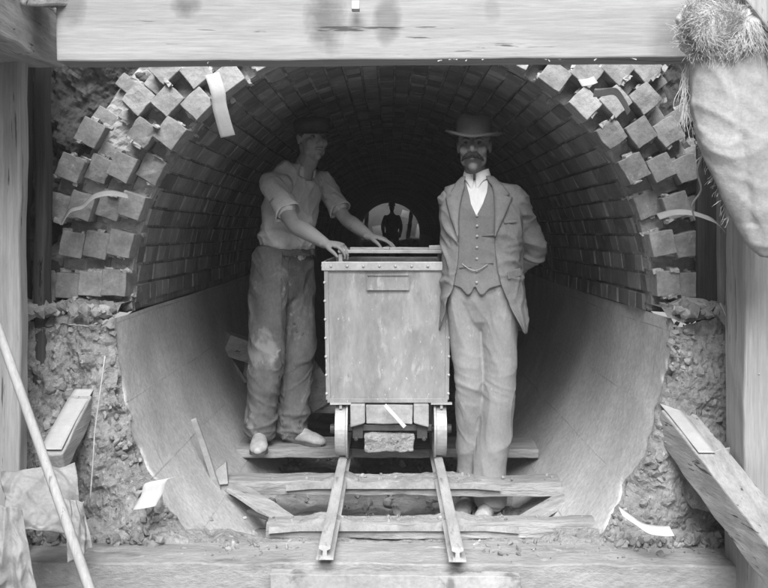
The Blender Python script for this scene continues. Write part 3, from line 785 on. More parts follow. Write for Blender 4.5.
def head_sculpt(c, m3, k=1.0):
    inv = m3.inverted()
    def f(co, n_):
        q = inv @ (co-c)/k
        if abs(q.z) > .13 or abs(q.x) > .11 or abs(q.y) > .14: return co
        for s in (-1,1):
            d = ((q.x-s*.031)/.017)**2+((q.z-.010)/.012)**2
            if q.y > .03: co = co-m3.col[1]*.0055*k*math.exp(-d)
        d = (q.x/.024)**2+((q.z+.058)/.0035)**2
        if q.y > .06: co = co-m3.col[1]*.004*k*math.exp(-d)
        return co
    return f
def eyes(c, m3, parent, k=1.0):
    for s in (-1,1):
        bm = bmesh.new(); ell(bm, c+m3 @ (Vector((s*.031,.066,.009))*k), (.0135*k,.0135*k,.0105*k), m3, 14); e = put('eye', bm, MT['eyeball'], parent, smooth=True)
        bm = bmesh.new(); ell(bm, c+m3 @ (Vector((s*.031,.0775,.009))*k), (.0062*k,.003*k,.006*k), m3, 10); put('pupil', bm, MT['eye'], e, smooth=True)
        bm = bmesh.new(); limb(bm, [c+m3 @ (Vector(p)*k) for p in ((s*.016,.086,.027),(s*.032,.085,.032),(s*.049,.072,.027))], [.004*k,.005*k,.003*k], m3.col[1], 8, 3); put('eyebrow', bm, MT['hair'], parent, smooth=True)
def hand_parts(bm, wrist, d, n_, side, curls, k=1.0, thumb=.5):
    """d: towards the fingers, n_: back of the hand, side: +1 thumb on d x n_ side"""
    d = d.normalized(); n_ = (n_-d*n_.dot(d)).normalized(); t = d.cross(n_)*side
    Q = lambda a, b, c: wrist+(d*a+t*b+n_*c)*k
    limb(bm, [Q(-.02,0,0), Q(.015,.001,.002), Q(.05,0,.003), Q(.083,-.002,.0)], [(.026*k,.019*k),(.030*k,.017*k),(.039*k,.015*k),(.038*k,.011*k)], t, 16, 3)
    for i, (off, L) in enumerate(((.031,.074),(.010,.083),(-.0115,.077),(-.032,.06))):
        cu = curls[i]; p = Q(.080-.004*abs(i-1), off, -.001); spread = (off*.9)
        pts = [p-d*.012*k, p]; a = 0
        for j, fr in enumerate((.45,.30,.25)):
            a += cu*(1.0 if j == 0 else .85)
            dr = (d*math.cos(a)-n_*math.sin(a)+t*spread*1.6).normalized(); p = p+dr*L*fr*k; pts.append(p)
        limb(bm, pts, [.0095*k,.0092*k,.0088*k,.0080*k,.0066*k], n_, 10, 3)
    p = Q(.018,.024,-.006); pts = [Q(.0,.012,-.004), p]
    dr = (d*.75+t*.75-n_*.25).normalized(); p = p+dr*.036*k; pts.append(p)
    dr = (d*.95+t*.25-n_*thumb).normalized(); p = p+dr*.032*k; pts.append(p); p = p+(dr-n_*thumb*.4).normalized()*.024*k; pts.append(p)
    limb(bm, pts, [.013*k,.0135*k,.0115*k,.0100*k,.0075*k], n_, 10, 3)
def crease(co, sx, sz, diag, seed, sharp=1.0):
    """V-shaped drapery creases, domain-warped so that none repeats; 0..1"""
    wv = Vector((noise.noise(co*4+Vector((seed,0,0))), noise.noise(co*4+Vector((0,seed,5))), noise.noise(co*4+Vector((3,0,seed)))))*.55
    v = Vector((co.x*sx+co.z*diag, co.y*sx-co.z*diag*.6, co.z*sz))+wv+Vector((seed*3.1,0,0))
    a = max(0, 1-abs(noise.noise(v))*3.2)**1.3; b = max(0, 1-abs(noise.noise(v*2.1+Vector((9,4,0))))*3.4)**1.3
    m_ = .5+.5*noise.noise(co*3.5+Vector((seed,seed,0)))
    return (a*(.4+.9*m_)+b*.45)*sharp
def folds(amp, fz, seed, diag=.6, f2=1.0):
    """drapery: soft ridges running across or along the cloth"""
    def f(co, n_):
        v = Vector((co.x*5+co.z*diag*3, co.y*5, co.z*fz))
        r = 1-abs(noise.noise(v+Vector((seed,0,0))))*2.2
        r2 = 1-abs(noise.noise(v*2.3+Vector((seed+9,3,0))))*2.2
        return co+n_*(amp*(r-.4)+amp*.45*(r2-.4)*f2+.0012*noise.noise(co*60))
    return f

# ---------------- young man on the left
def J(px, py, s): return P(px, py, s)
fw = Vector((.62,-.78,0)).normalized(); lat = Vector((.78,.62,0)).normalized()     # lat: towards his left arm (photo right)
up = Vector((0,0,1))
man = thing('person', (P(281,437,187).x, P(281,437,187).y, -1.12), 'young man in cap, short sleeved shirt and muddy trousers, hands on the wagon', 'person')
hc = J(312,139,187)
hf_ = Vector((.55,-.83,-.05)).normalized(); hl = hf_.cross(up).normalized()*-1; hl = Vector((-hf_.y, hf_.x, 0)).normalized(); hu = hl.cross(hf_).normalized()*1
if hu.z < 0: hu = -hu
hm = frame3(hl, hf_, hu)
bm = bmesh.new(); head_parts(bm, hc, hm, .98)
nb = J(302,172,187)
limb(bm, [hc+Vector((-.02,.02,-.04)), hc+hm @ Vector((0,-.02,-.09)), nb, nb+Vector((-.02,0,-.06))], [.052,.054,.062,.08], lat, 16, 3)
chest = J(291,205,187); pel = J(284,262,187)
limb(bm, [nb+Vector((-.01,0,-.04)), chest+Vector((0,0,.05)), chest, J(288,235,187), pel], [(.08,.06),(.15,.095),(.145,.10),(.13,.09),(.14,.10)], lat, 20, 4)
shR, elR, wrR, haR = J(272,184,194), J(294,224,199), J(326,244,204), J(342,247,207)
shL, elL, wrL, haL = J(322,182,180), J(345,218,184), J(370,237,192), J(385,243,196)
limb(bm, [shR+lat*.03, shR, lerp(shR,elR,.5), elR, lerp(elR,wrR,.35), wrR-(wrR-elR)*.03], [.05,.052,.046,.040,.043,.027], up, 16, 4)
limb(bm, [shL-lat*.03, shL, lerp(shL,elL,.5), elL, lerp(elL,wrL,.35), wrL], [.05,.050,.043,.037,.040,.026], up, 16, 4)
hand_parts(bm, wrR, Vector((.95,-.35,-.10)), Vector((.15,-.25,1)), 1, (.55,.6,.65,.7))
hand_parts(bm, wrL, Vector((.93,-.30,-.16)), Vector((.15,.0,1)), 1, (.25,.28,.32,.38))
hipR, knR, anR = J(269,265,190), J(268,345,192), J(260,426,191)
hipL, knL, anL = J(296,265,184), J(299,345,187), J(291,424,187)
for h_, k_, a_ in ((hipR,knR,anR),(hipL,knL,anL)):
    limb(bm, [h_+up*.03, h_, lerp(h_,k_,.5), k_, lerp(k_,a_,.35), a_, a_-up*.03], [.07,.078,.068,.05,.048,.036,.036], lat, 14, 3)
def taper_clean(fn1):
    return fn1
body = put('body', fuse(bm, .0036, 7, head_sculpt(hc, hm, .98)), MT['skin_light'], man, smooth=True)
eyes(hc, hm, man, .98)
# hair under the cap
bm = bmesh.new()
ell(bm, hc+hm @ Vector((0,-.022,.030)), (.080,.094,.082), hm, 20)
hair = fuse(bm, .006, 1, lambda co, n_: co+n_*.004*noise.noise(co*90))
bmh = bmesh.new(); bmh.from_mesh(hair); inv = hm.inverted()
bmesh.ops.delete(bmh, geom=[v for v in bmh.verts if (lambda q: q.z < -.035+max(0,q.y+.02)*1.1 or q.y > .062)(inv @ (v.co-hc))], context='VERTS')
put('hair', bmh, MT['hair'], man, smooth=True)
# cap
bm = bmesh.new()
lathe(bm, [(.0875,.030),(.092,.045),(.098,.062),(.098,.082),(.088,.098),(.06,.110),(.02,.115),(.0008,.116)], hc+hm @ Vector((0,-.008,.0)), hm, 36, .92, 1.06,
      lambda p, a: p+Vector((.006*noise.noise(p*18), .0, .008*noise.noise(p*14+Vector((3,0,0))) - .02*max(0,-p.y)*4*(p.z-.03))))
cp = put('cap', bm, MT['cap'], man, smooth=True); so = cp.modifiers.new('s','SOLIDIFY'); so.thickness = .004
bm = bmesh.new()
def visor(u, v):
    a = lerp(R_(28), R_(152), u); r0_ = .090; r1_ = .090+.045*math.sin(math.pi*u)**.8; r = lerp(r0_, r1_, v)
    return hc+hm @ Vector((r*.92*math.cos(a), -.008+r*1.06*math.sin(a), .040-.016*v-.10*(r-r0_)*0))
grid(bm, 24, 6, visor); vz = put('visor', bm, MT['cap'], cp, smooth=True); so = vz.modifiers.new('s','SOLIDIFY'); so.thickness = .005
# shirt with short sleeves
bm = bmesh.new()
limb(bm, [nb+Vector((-.008,0,-.015)), lerp(nb,chest,.35)+Vector((0,0,.03)), chest+Vector((0,0,.0)), J(289,225,187), J(288,239,187), J(288,245,187), J(288,250,187)],
     [(.070,.058),(.158,.094),(.160,.110),(.152,.112),(.156,.120),(.156,.120),(.142,.106)], lat, 32, 5, True)
limb(bm, [shR+lat*.06+up*.0, shR, lerp(shR,elR,.30), lerp(shR,elR,.60)], [.056,.061,.060,.058], up, 24, 4)
limb(bm, [shL-lat*.06, shL, lerp(shL,elL,.35), lerp(shL,elL,.70)], [.054,.056,.054,.052], up, 24, 4)
def shirt_fn(co, n_):
    lo_k = max(0, min(1, (.12-co.z)/.12))
    return co+n_*(.012*(crease(co, 8, 4, 4, 3)-.3)+.009*lo_k*(crease(co, 6, 12, 3, 12)-.2)+.003*noise.noise(co*20))
put('shirt', fuse(bm, .0055, 4, shirt_fn), MT['shirt_grey'], man, smooth=True)
for s__, e__, ta, tb, ra in ((shR, elR, .40, .74, .057), (shL, elL, .46, .80, .050)):     # open cuff of each short sleeve
    bm = bmesh.new(); ax = (e__-s__).normalized(); u1 = ax.orthogonal().normalized(); u2 = ax.cross(u1)
    def cf(u, v):
        a = 2*math.pi*u; rr = ra+.010*v+.006*math.sin(a*3+1)*v+.004*math.sin(a*5+v*4)
        return lerp(s__, e__, lerp(ta, tb, v))+ax*.010*math.sin(a*2)*v+(u1*math.cos(a)+u2*math.sin(a))*rr
    grid(bm, 40, 8, cf, True); bmesh.ops.recalc_face_normals(bm, faces=bm.faces); c_o = put('sleeve', bm, MT['shirt_grey'], man, smooth=True); so = c_o.modifiers.new('s','SOLIDIFY'); so.thickness = .005; so.offset = 0
bm = bmesh.new()          # band collar, open at the neck, and front placket
for i in range(2):
    pass
def collar_fn(u, v):
    a = lerp(R_(115), R_(425), u); r = .064+.004*v
    c_ = nb+Vector((.005,0,-.008+.030*v)); return c_+lat*r*math.cos(a)*1.02+fw*r*math.sin(a)*.95+up*(-.030*max(0,math.sin(a))*(1-v)-.016*max(0,math.sin(a))*v)
grid(bm, 40, 4, collar_fn); cl = put('collar', bm, MT['shirt_grey'], man, smooth=True); so = cl.modifiers.new('s','SOLIDIFY'); so.thickness = .004
# trousers
bm = bmesh.new()
limb(bm, [J(288,240,187), J(287,252,187), J(284,272,187), J(283,288,187)], [(.140,.105),(.150,.112),(.165,.122),(.150,.11)], lat, 28, 4)
limb(bm, [hipR+up*.02, lerp(hipR,knR,.3), lerp(hipR,knR,.65), knR, lerp(knR,anR,.4), lerp(knR,anR,.75), anR-up*.012], [(.095,.108),(.098,.112),(.094,.104),(.098,.100),(.088,.094),(.080,.09),(.076,.092)], lat, 28, 5)
limb(bm, [hipL+up*.02, lerp(hipL,knL,.3), lerp(hipL,knL,.65), knL, lerp(knL,anL,.4), lerp(knL,anL,.75), anL-up*.018], [(.092,.105),(.095,.105),(.090,.10),(.092,.096),(.088,.092),(.082,.088),(.078,.090)], lat, 28, 5)
def tr_fn(co, n_):
    t_ = (co.z+.15)/-.95; k = .010+.006*max(0,t_-.4)
    dg = 4 if co.x*1.0 < -.56 else -4
    big = crease(co, 6, 3.0, dg, 2); low = crease(co, 4, 9, 3, 6)*max(0,min(1,(t_-.62)*4))
    return co+n_*(k*(big-.35)+.011*(low-.2)+.004*noise.noise(co*14))
trs = put('trousers', fuse(bm, .006, 3, tr_fn), MT['trousers_dirty'], man, smooth=True)
bm = bmesh.new(); 
def wb_(u, v):
    a = 2*math.pi*u; return J(288,249,187)+Vector((0,0,-.035*v))+lat*(.153+.004*v)*math.cos(a)+fw*(.119+.004*v)*math.sin(a)+up*.003*math.sin(a*9)
grid(bm, 60, 4, wb_, True); w2 = put('waistband', bm, MT['trousers_dirty'], trs, smooth=True); so = w2.modifiers.new('s','SOLIDIFY'); so.thickness = .006
def shoe(heel, toe_dir, L, mat, parent, w=.045, seed=0):
    d = toe_dir.normalized(); sd = d.cross(up).normalized(); z0_ = heel.z
    bm = bmesh.new()
    Q = lambda a, z_: heel+d*a*L+up*z_
    limb(bm, [Q(.02,.035),Q(.2,.042),Q(.45,.040),Q(.7,.033),Q(.88,.027),Q(.97,.024)], [(.030,.036),(.034,.046),(w*.86,.042),(w,.032),(w*.92,.026),(w*.6,.02)], sd, 18, 4)
    limb(bm, [Q(.14,.04),Q(.16,.09),Q(.15,.125)], [(.033,.045),(.034,.044),(.037,.046)], sd, 16, 3)
    for v in bm.verts:
        if v.co.z < z0_+.006: v.co.z = z0_+.006
    me = fuse(bm, .0045, 3, lambda co, n_: co+n_*.0018*noise.noise(co*45+Vector((seed,0,0))))
    o = put('shoe', me, mat, parent, smooth=True)
    bm = bmesh.new(); out = []
    prof = [(0,.028),(.12,.036),(.3,.032),(.5,.034),(.7,w*1.02),(.85,w*.98),(.95,w*.7),(1.0,w*.3)]
    pts = [Q(a,0)+sd*w_ for a, w_ in prof]+[Q(a,0)-sd*w_ for a, w_ in reversed(prof)]
    lo_ = [bm.verts.new(p) for p in pts]; hi_ = [bm.verts.new(p+up*.013) for p in pts]
    bm.faces.new(lo_); bm.faces.new(hi_)
    for i in range(len(lo_)): bm.faces.new((lo_[i], lo_[(i+1)%len(lo_)], hi_[(i+1)%len(lo_)], hi_[i]))
    bmesh.ops.recalc_face_normals(bm, faces=bm.faces); put('sole', bm, MT['felt'], o)
    bm = bmesh.new()
    for i in range(4):
        c_ = Q(.40+.07*i, .079-.009*i); wire(bm, [c_-sd*.020, c_+up*.004, c_+sd*.020], .0022)
    put('laces', bm, MT['felt'], o)
    return o
zf = -1.117
shoe(Vector((anR.x-.004, anR.y+.035, zf)), Vector((.10,-1,0)), .27, MT['shoe_pale'], man, .046, 1)
shoe(Vector((anL.x-.035, anL.y+.035, zf)), Vector((.80,-.62,0)), .27, MT['shoe_pale'], man, .046, 5)

# ---------------- older man on the right
psi = R_(16); SF = Vector((-math.sin(psi),-math.cos(psi),0)); SX = Vector((math.cos(psi),-math.sin(psi),0))
O2 = Vector(((481-PX)/211, F/211, 0)); ZP = lambda py: (PY-py)/211
def T2(lx, f, z, dx=0): return O2+SX*lx+SF*f+up*z+Vector((dx,0,0))
sm = thing('person', (O2.x, O2.y, -1.335), 'older man with dark moustache in brimmed hat, suit and waistcoat', 'person')
hc2 = Vector(((474-PX)/213, F/213, (PY-146)/213))
h2f = Vector((-.17,-.98,-.03)).normalized(); h2l = Vector((-h2f.y, h2f.x, 0)).normalized(); h2u = h2l.cross(h2f).normalized()
if h2u.z < 0: h2u = -h2u
hm2 = frame3(h2l, h2f, h2u); k2 = 1.0
bm = bmesh.new(); head_parts(bm, hc2, hm2, k2, .006)
limb(bm, [hc2+Vector((.0,.02,-.03)), hc2+Vector((.005,.025,-.10)), T2(-.018,-.015,.25), T2(0,-.03,.18)], [.050,.049,.050,.06], SX, 16, 3)
limb(bm, [T2(0,-.03,.20), T2(0,-.01,.12), T2(0,0,0), T2(0,0,-.15), T2(0,0,-.26)], [(.10,.045),(.15,.07),(.15,.085),(.14,.085),(.14,.09)], SX, 20, 4)
s2L, e2L, w2L = T2(.162,-.005,.140), Vector(((532-PX)/209, O2.y+.06, ZP(250))), T2(.05,-.17,-.24)
s2R, e2R, w2R = T2(-.142,-.0,.135), Vector(((456-PX)/203, O2.y+.16, ZP(252))), T2(-.02,-.19,-.25)
for s_, e_, w_ in ((s2L,e2L,w2L),(s2R,e2R,w2R)):
    limb(bm, [s_, lerp(s_,e_,.5), e_, lerp(e_,w_,.4), w_], [.05,.042,.037,.036,.026], up, 14, 4)
hand_parts(bm, w2L, Vector((-.9,.1,-.35)), Vector((0,1,-.1)), -1, (.5,.55,.6,.65))
hand_parts(bm, w2R, Vector((.85,.15,-.5)), Vector((0,1,.1)), 1, (.35,.4,.45,.5))
h2R_, k2R_, a2R_ = T2(-.085,0,ZP(288)), Vector(((470-PX)/209, O2.y-.0, ZP(380))), Vector(((474-PX)/209, O2.y+.10, -1.24))
h2L_, k2L_, a2L_ = T2(.085,0,ZP(288)), Vector(((499-PX)/211, O2.y-.03, ZP(380))), Vector(((490-PX)/213, O2.y-.02, -1.24))
for h_, kk, a_ in ((h2R_,k2R_,a2R_),(h2L_,k2L_,a2L_)):
    limb(bm, [h_+up*.03, h_, lerp(h_,kk,.5), kk, lerp(kk,a_,.35), a_, a_-up*.03], [.07,.075,.064,.046,.046,.034,.034], SX, 14, 3)
sbody = put('body', fuse(bm, .0036, 9, head_sculpt(hc2, hm2, k2)), MT['skin'], sm, smooth=True)
eyes(hc2, hm2, sm, k2)
bm = bmesh.new()
for s_ in (-1,1):
    limb(bm, [hc2+hm2 @ Vector(p) for p in ((0,.101,-.042),(s_*.016,.104,-.046),(s_*.034,.093,-.056),(s_*.050,.074,-.072))], [.010,.013,.010,.004], up, 10, 4)
put('moustache', fuse(bm, .0028, 1, lambda co, n_: co+n_*.003*noise.noise(Vector((co.x*160, co.y*60, co.z*60)))), MT['moustache'], sm, smooth=True)
bm = bmesh.new(); ell(bm, hc2+hm2 @ Vector((0,-.022,.012)), (.080,.094,.075), hm2, 20)
hair = fuse(bm, .006, 1, lambda co, n_: co+n_*.003*noise.noise(co*90)); bmh = bmesh.new(); bmh.from_mesh(hair); inv2 = hm2.inverted()
bmesh.ops.delete(bmh, geom=[v for v in bmh.verts if (lambda q: q.z < -.045+max(0,q.y+.03)*1.3 or q.y > .05)(inv2 @ (v.co-hc2))], context='VERTS')
put('hair', bmh, MT['hair'], sm, smooth=True)
# hat with curled brim
tl = Euler((R_(-3), R_(3), 0)).to_matrix()
hatc = hc2+h2u*.052; hm3 = hm2 @ tl
bm = bmesh.new()
def hat_fn(p, a):
    r = math.hypot(p.x, p.y)
    if r > .098:
        t_ = (r-.098)/.05; p.z += .020*abs(math.cos(a))**2*t_*t_ - .010*abs(math.sin(a))*t_
    if p.z > .075: p.z -= .014*math.exp(-(p.x/.022)**2)*(1 if p.z > .09 else .5)
    p.x += .003*noise.noise(p*20); return p
lathe(bm, [(.152,-.002),(.150,.006),(.144,.003),(.125,-.004),(.100,-.001),(.093,.006),(.0915,.028),(.089,.05),(.086,.07),(.075,.088),(.05,.097),(.02,.098),(.0008,.098)], hatc, hm3, 56, .88, 1.06, hat_fn)
ht = put('hat', bm, MT['felt'], sm, smooth=True); so = ht.modifiers.new('s','SOLIDIFY'); so.thickness = .005; so.offset = -1
bm = bmesh.new(); lathe(bm, [(.0945,.006),(.0935,.032)], hatc, hm3, 48, .88, 1.06); hb = put('hat_band', bm, MT['hatband'], ht, smooth=True); so = hb.modifiers.new('s','SOLIDIFY'); so.thickness = .002; so.offset = 1
# shirt front and collar
def sec(tab, z):      # interpolated section values
    for (z0_, *a), (z1_, *b) in zip(tab, tab[1:]):
        if z <= z0_ and z >= z1_:
            t_ = (z0_-z)/(z0_-z1_); return [lerp(p_, q_, t_) for p_, q_ in zip(a, b)]
    return list(tab[0][1:]) if z > tab[0][0] else list(tab[-1][1:])
# z, half width, half depth, x shift, y(forward) shift, opening half-width
JT = [(.262,.062,.060,-.016,-.01,.046),(.235,.105,.075,-.010,-.01,.058),(.215,.168,.088,.002,-.01,.066),(.185,.188,.102,.004,-.01,.074),(.13,.203,.118,.004,-.005,.082),(.06,.200,.128,.003,0,.086),(-.06,.190,.130,.002,0,.084),
      (-.16,.190,.132,.003,0,.090),(-.26,.196,.140,.006,0,.112),(-.36,.205,.146,.008,0,.150),(-.43,.208,.150,.01,0,.180),(-.475,.208,.150,.01,0,.205)]
WT = [(.255,.058,.055,-.018,-.008,.052),(.225,.115,.072,-.008,-.008,.050),(.185,.172,.092,0,-.006,.043),(.13,.184,.106,0,0,.028),(.09,.186,.113,0,0,.008),(.075,.186,.116,0,0,0),(-.05,.176,.117,0,0,0),(-.15,.174,.120,0,0,0),(-.262,.178,.126,0,0,0)]
def shell(name, tab, mat, nz_, na, ztop, zbot, foldamp, seed, zmod=None, thick=.006, grow=0):
    bm = bmesh.new()
    def f(u, v):
        z = lerp(ztop, zbot, v); a, b, sx_, sf_, w = sec(tab, z)
        al = math.asin(min(.999, w/a)) if w > 0 else 0
        th_ = lerp(al, 2*math.pi-al, u)                  # 0 = front, increasing towards photo right
        e = 2.4
        cs, sn = math.cos(th_), math.sin(th_)
        rr = (abs(cs)**e+abs(sn)**e)**(-1/e)
        lx = (a+grow)*sn*rr+sx_; fv = (b+grow)*cs*rr+sf_
        if zmod: z = zmod(lx, fv, z, v)
        p = T2(lx, fv, z); nrm = (SX*sn+SF*cs)
        return p+nrm*(foldamp*(crease(p, 7, 4, 5, seed)-.35)*1.3+foldamp*.5*noise.noise(p*9))
    grid(bm, na, nz_, f)
    bmesh.ops.remove_doubles(bm, verts=bm.verts, dist=.00005)
    bmesh.ops.recalc_face_normals(bm, faces=bm.faces)
    o = put(name, bm, mat, sm, smooth=True); so = o.modifiers.new('s','SOLIDIFY'); so.thickness = thick; so.offset = -1; return o
ST = [(z, a-.006, b-.008, x_, f_, 0) for z, a, b, x_, f_, w in WT]
shell('shirt', ST, MT['white_cloth'], 60, 80, .245, -.1, .002, 3, thick=.002)
def wz(lx, fv, z, v):
    if v > .85 and fv > 0:
        c_ = lx+.005; pt = -.030*math.exp(-((abs(c_)-.032)/.022)**2)+.02*math.exp(-(c_/.010)**2)+.02*min(1,max(0,abs(c_)-.05)/.08)
        z += pt*(v-.85)/.15
    return z
wc = shell('waistcoat', WT, MT['waistcoat'], 90, 110, .245, -.262, .0025, 8, wz, .004)
jk = shell('jacket', JT, MT['jacket'], 110, 130, .262, -.475, .0095, 21, lambda lx,fv,z,v: z+(.035*max(0,(v-.93)/.07)*(1 if fv>.02 and abs(lx)<.16 else 0)), .006)
bm = bmesh.new()                      # sleeves
limb(bm, [s2L-SX*.05+up*.012, s2L+up*.004, lerp(s2L,e2L,.45), e2L+Vector((.012,0,0)), lerp(e2L,w2L,.45)+Vector((.012,0,0)), w2L+SX*.02], [(.062,.07),(.064,.068),(.062,.062),(.060,.058),(.055,.052),(.045,.044)], up, 26, 6)
put('sleeve', fuse(bm, .0055, 3, lambda co, n_: co+n_*(.013*(crease(co, 5, 9, 5, 7)-.35))), MT['jacket'], sm, smooth=True); bm = bmesh.new()
limb(bm, [s2R+SX*.05+up*.012, s2R+up*.004, lerp(s2R,e2R,.45), e2R, lerp(e2R,w2R,.45), w2R-SX*.02], [(.060,.068),(.062,.066),(.058,.06),(.056,.054),(.052,.05),(.044,.042)], up, 26, 6)
sl = put('sleeve', fuse(bm, .0055, 3, lambda co, n_: co+n_*(.013*(crease(co, 5, 9, 5, 4)-.35))), MT['jacket'], sm, smooth=True)
# lapels and collar of the jacket
def edge_pt(z, side, off, lift):
    a, b, sx_, sf_, w = sec(JT, z); ww = min(a*.98, w+off)
    th_ = math.asin(ww/a); e = 2.4; cs, sn = math.cos(th_), math.sin(th_); rr = (cs**e+sn**e)**(-1/e)
    return T2(side*(a+lift)*sn*rr+sx_, (b+lift)*cs*rr+sf_, z)
for side in (-1,1):
    bm = bmesh.new()
    def lap(u, v):
        z = lerp(.262, -.02, v)
        wd = interp([(0,.030),(.18,.045),(.32,.062),(.34,.040),(.36,.072),(.6,.045),(1,.002)], v)
        return edge_pt(z, side, -.006+wd*u, .008+.006*math.sin(u*math.pi))
    grid(bm, 6, 60, lap); bmesh.ops.recalc_face_normals(bm, faces=bm.faces)
    o = put('lapel', bm, MT['jacket'], sm, smooth=True); so = o.modifiers.new('s','SOLIDIFY'); so.thickness = .004; so.offset = 0
bm = bmesh.new()
for k_ in range(2):
    A_ = edge_pt(-.21, 1, .045, .006); B_ = edge_pt(-.20, 1, .095, .008)
A_ = edge_pt(-.20, 1, .030, .006); B_ = edge_pt(-.185, 1, .085, .006); bar(bm, A_, B_, .006, .035, amp=.001); put('pocket_flap', bm, MT['jacket'], jk, bevel=.002); bm = bmesh.new()
A_ = edge_pt(.045, 1, .030, .004); B_ = edge_pt(.05, 1, .080, .004); bar(bm, A_, B_, .005, .012)
put('pocket_flap', bm, MT['jacket'], jk, bevel=.002)
# wing of the white collar
bm = bmesh.new()
def col_fn(u, v):
    a = lerp(R_(-174), R_(174), u); a2 = a+math.pi   # opening at the front
    fr = (1-math.cos(a2))/2
    r = lerp(.054, .062, v)+.012*v*abs(math.cos(a/2))**3
    c_ = T2(-.020,.004,.262); z = lerp(.038, -.008, v) - .050*v*math.exp(-((math.pi-abs(a))/.42)**2)- .022*math.exp(-((math.pi-abs(a))/.9)**2)
    return c_+SX*r*math.sin(a)*-1.0+SF*(-r*math.cos(a))+up*z
grid(bm, 70, 8, col_fn); o = put('collar', bm, MT['white_cloth'], sm, smooth=True); so = o.modifiers.new('s','SOLIDIFY'); so.thickness = .003
bm = bmesh.new()
for py in (216,226,236,247,258,270,281):
    z = ZP(py); a, b, sx_, sf_, w = sec(WT, z); bm = bmesh.new(); ell(bm, T2(.004+sx_, b+.004+sf_, z), (.0065,.004,.0065), seg=10)
    put('button', bm, MT['button'], wc, smooth=True)
bm = bmesh.new()                      # watch chain hanging across the waistcoat
pts = []
for i in range(9):
    t_ = i/8; z = ZP(263)-.03*math.sin(math.pi*min(1,t_*1.0))*(1.0); a, b, sx_, sf_, w = sec(WT, z); lx = lerp(-.065,.055,t_)
    pts.append(T2(lx, b+.010-.9*lx*lx, z))
wire(bm, pts, .0022); put('watch_chain', bm, MT['button'], wc)
bm = bmesh.new()
for lx, py in ((-.05,266),(.05,262),(.055,235)):
    z = ZP(py); a, b, sx_, sf_, w = sec(WT, z); A_ = T2(lx-.03, b+.003-.9*lx*lx, z); bar(bm, A_, T2(lx+.03, b+.003-.9*lx*lx, z+.004), .004, .010); put('pocket', bm, MT['waistcoat'], wc); bm = bmesh.new()
bm.free()
# trousers
bm = bmesh.new()
limb(bm, [T2(0,0,ZP(255)), T2(0,0,ZP(275)), T2(0,0,ZP(295)), T2(0,0,ZP(312))], [(.145,.100),(.155,.108),(.165,.112),(.150,.10)], SX, 28, 4)
limb(bm, [h2R_+up*.02, lerp(h2R_,k2R_,.3), lerp(h2R_,k2R_,.65), k2R_, lerp(k2R_,a2R_,.4), a2R_+up*.12, a2R_], [(.085,.10),(.085,.10),(.079,.092),(.074,.084),(.076,.080),(.078,.084),(.080,.09)], SX, 26, 5)
limb(bm, [h2L_+up*.02, lerp(h2L_,k2L_,.3), lerp(h2L_,k2L_,.65), k2L_, lerp(k2L_,a2L_,.4), a2L_+up*.12, a2L_], [(.088,.10),(.090,.10),(.084,.094),(.080,.086),(.078,.082),(.080,.086),(.082,.092)], SX, 26, 5)
def t2_fn(co, n_):
    t_ = (co.z+.25)/-1.0
    kn = math.exp(-((t_-.45)/.12)**2)+math.exp(-((t_-.0)/.14)**2)*.8+max(0,min(1,(t_-.82)*6))
    return co+n_*(.0065*(crease(co, 7, 1.2, 1.6, 5)-.35)+.0045*kn*(crease(co, 4, 8, 6, 8)-.3)+.004*noise.noise(co*12))
put('trousers', fuse(bm, .006, 3, t2_fn), MT['trousers_light'], sm, smooth=True)
shoe(Vector((a2L_.x+.0, a2L_.y+.03, -1.345)), Vector((-.28,-1,0)), .275, MT['shoe_pale'], sm, .043, 9)
shoe(Vector((a2R_.x-.0, a2R_.y+.05, -1.345)), Vector((-.35,-1,0)), .265, MT['shoe_pale'], sm, .043, 12)

# ---------------- far end: shaft, figure in silhouette
bm = bmesh.new()
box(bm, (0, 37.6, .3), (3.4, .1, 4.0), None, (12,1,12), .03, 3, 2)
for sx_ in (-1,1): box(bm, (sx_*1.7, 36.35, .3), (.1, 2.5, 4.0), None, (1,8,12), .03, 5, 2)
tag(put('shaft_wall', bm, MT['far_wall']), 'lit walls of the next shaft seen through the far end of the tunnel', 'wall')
bm = bmesh.new(); box(bm, (0,36.3,-1.15), (3.3,2.6,.06)); tag(put('shaft_floor', bm, MT['muck']), kind='structure')
bm = bmesh.new(); box(bm, (0, 34.2, -.75), (2.6, .8, .9), None, (14,4,6), .12, 8, 1.5)
tag(put('spoil_heap', bm, MT['muck']), 'low dark heap across the far end of the tunnel', 'heap')
fp = Vector(((392-PX)/30, 33.6, -1.07+0)); 
bm = bmesh.new()
ell(bm, fp+Vector((0,0,1.93)), (.09,.1,.12)); limb(bm, [fp+Vector((0,0,1.85)), fp+Vector((0,0,1.72)), fp+Vector((0,0,1.55)), fp+Vector((0,0,1.1)), fp+Vector((0,0,.92))], [.06,.08,(.24,.14),(.20,.13),(.2,.13)], Vector((1,0,0)), 16, 4)
for s_ in (-1,1):
    limb(bm, [fp+Vector((s_*.2,0,1.6)), fp+Vector((s_*.30,0,1.3)), fp+Vector((s_*.27,-.1,1.02)), fp+Vector((s_*.25,-.12,.9))], [.075,.065,.05,.045], up, 12, 3)
    limb(bm, [fp+Vector((s_*.12,0,1.0)), fp+Vector((s_*.15,0,.5)), fp+Vector((s_*.17,0,.06)), fp+Vector((s_*.18,-.15,.05))], [.11,.08,.06,.045], Vector((1,0,0)), 12, 3)
for v in bm.verts: v.co.x = fp.x+(v.co.x-fp.x)*1.08
bq = bm
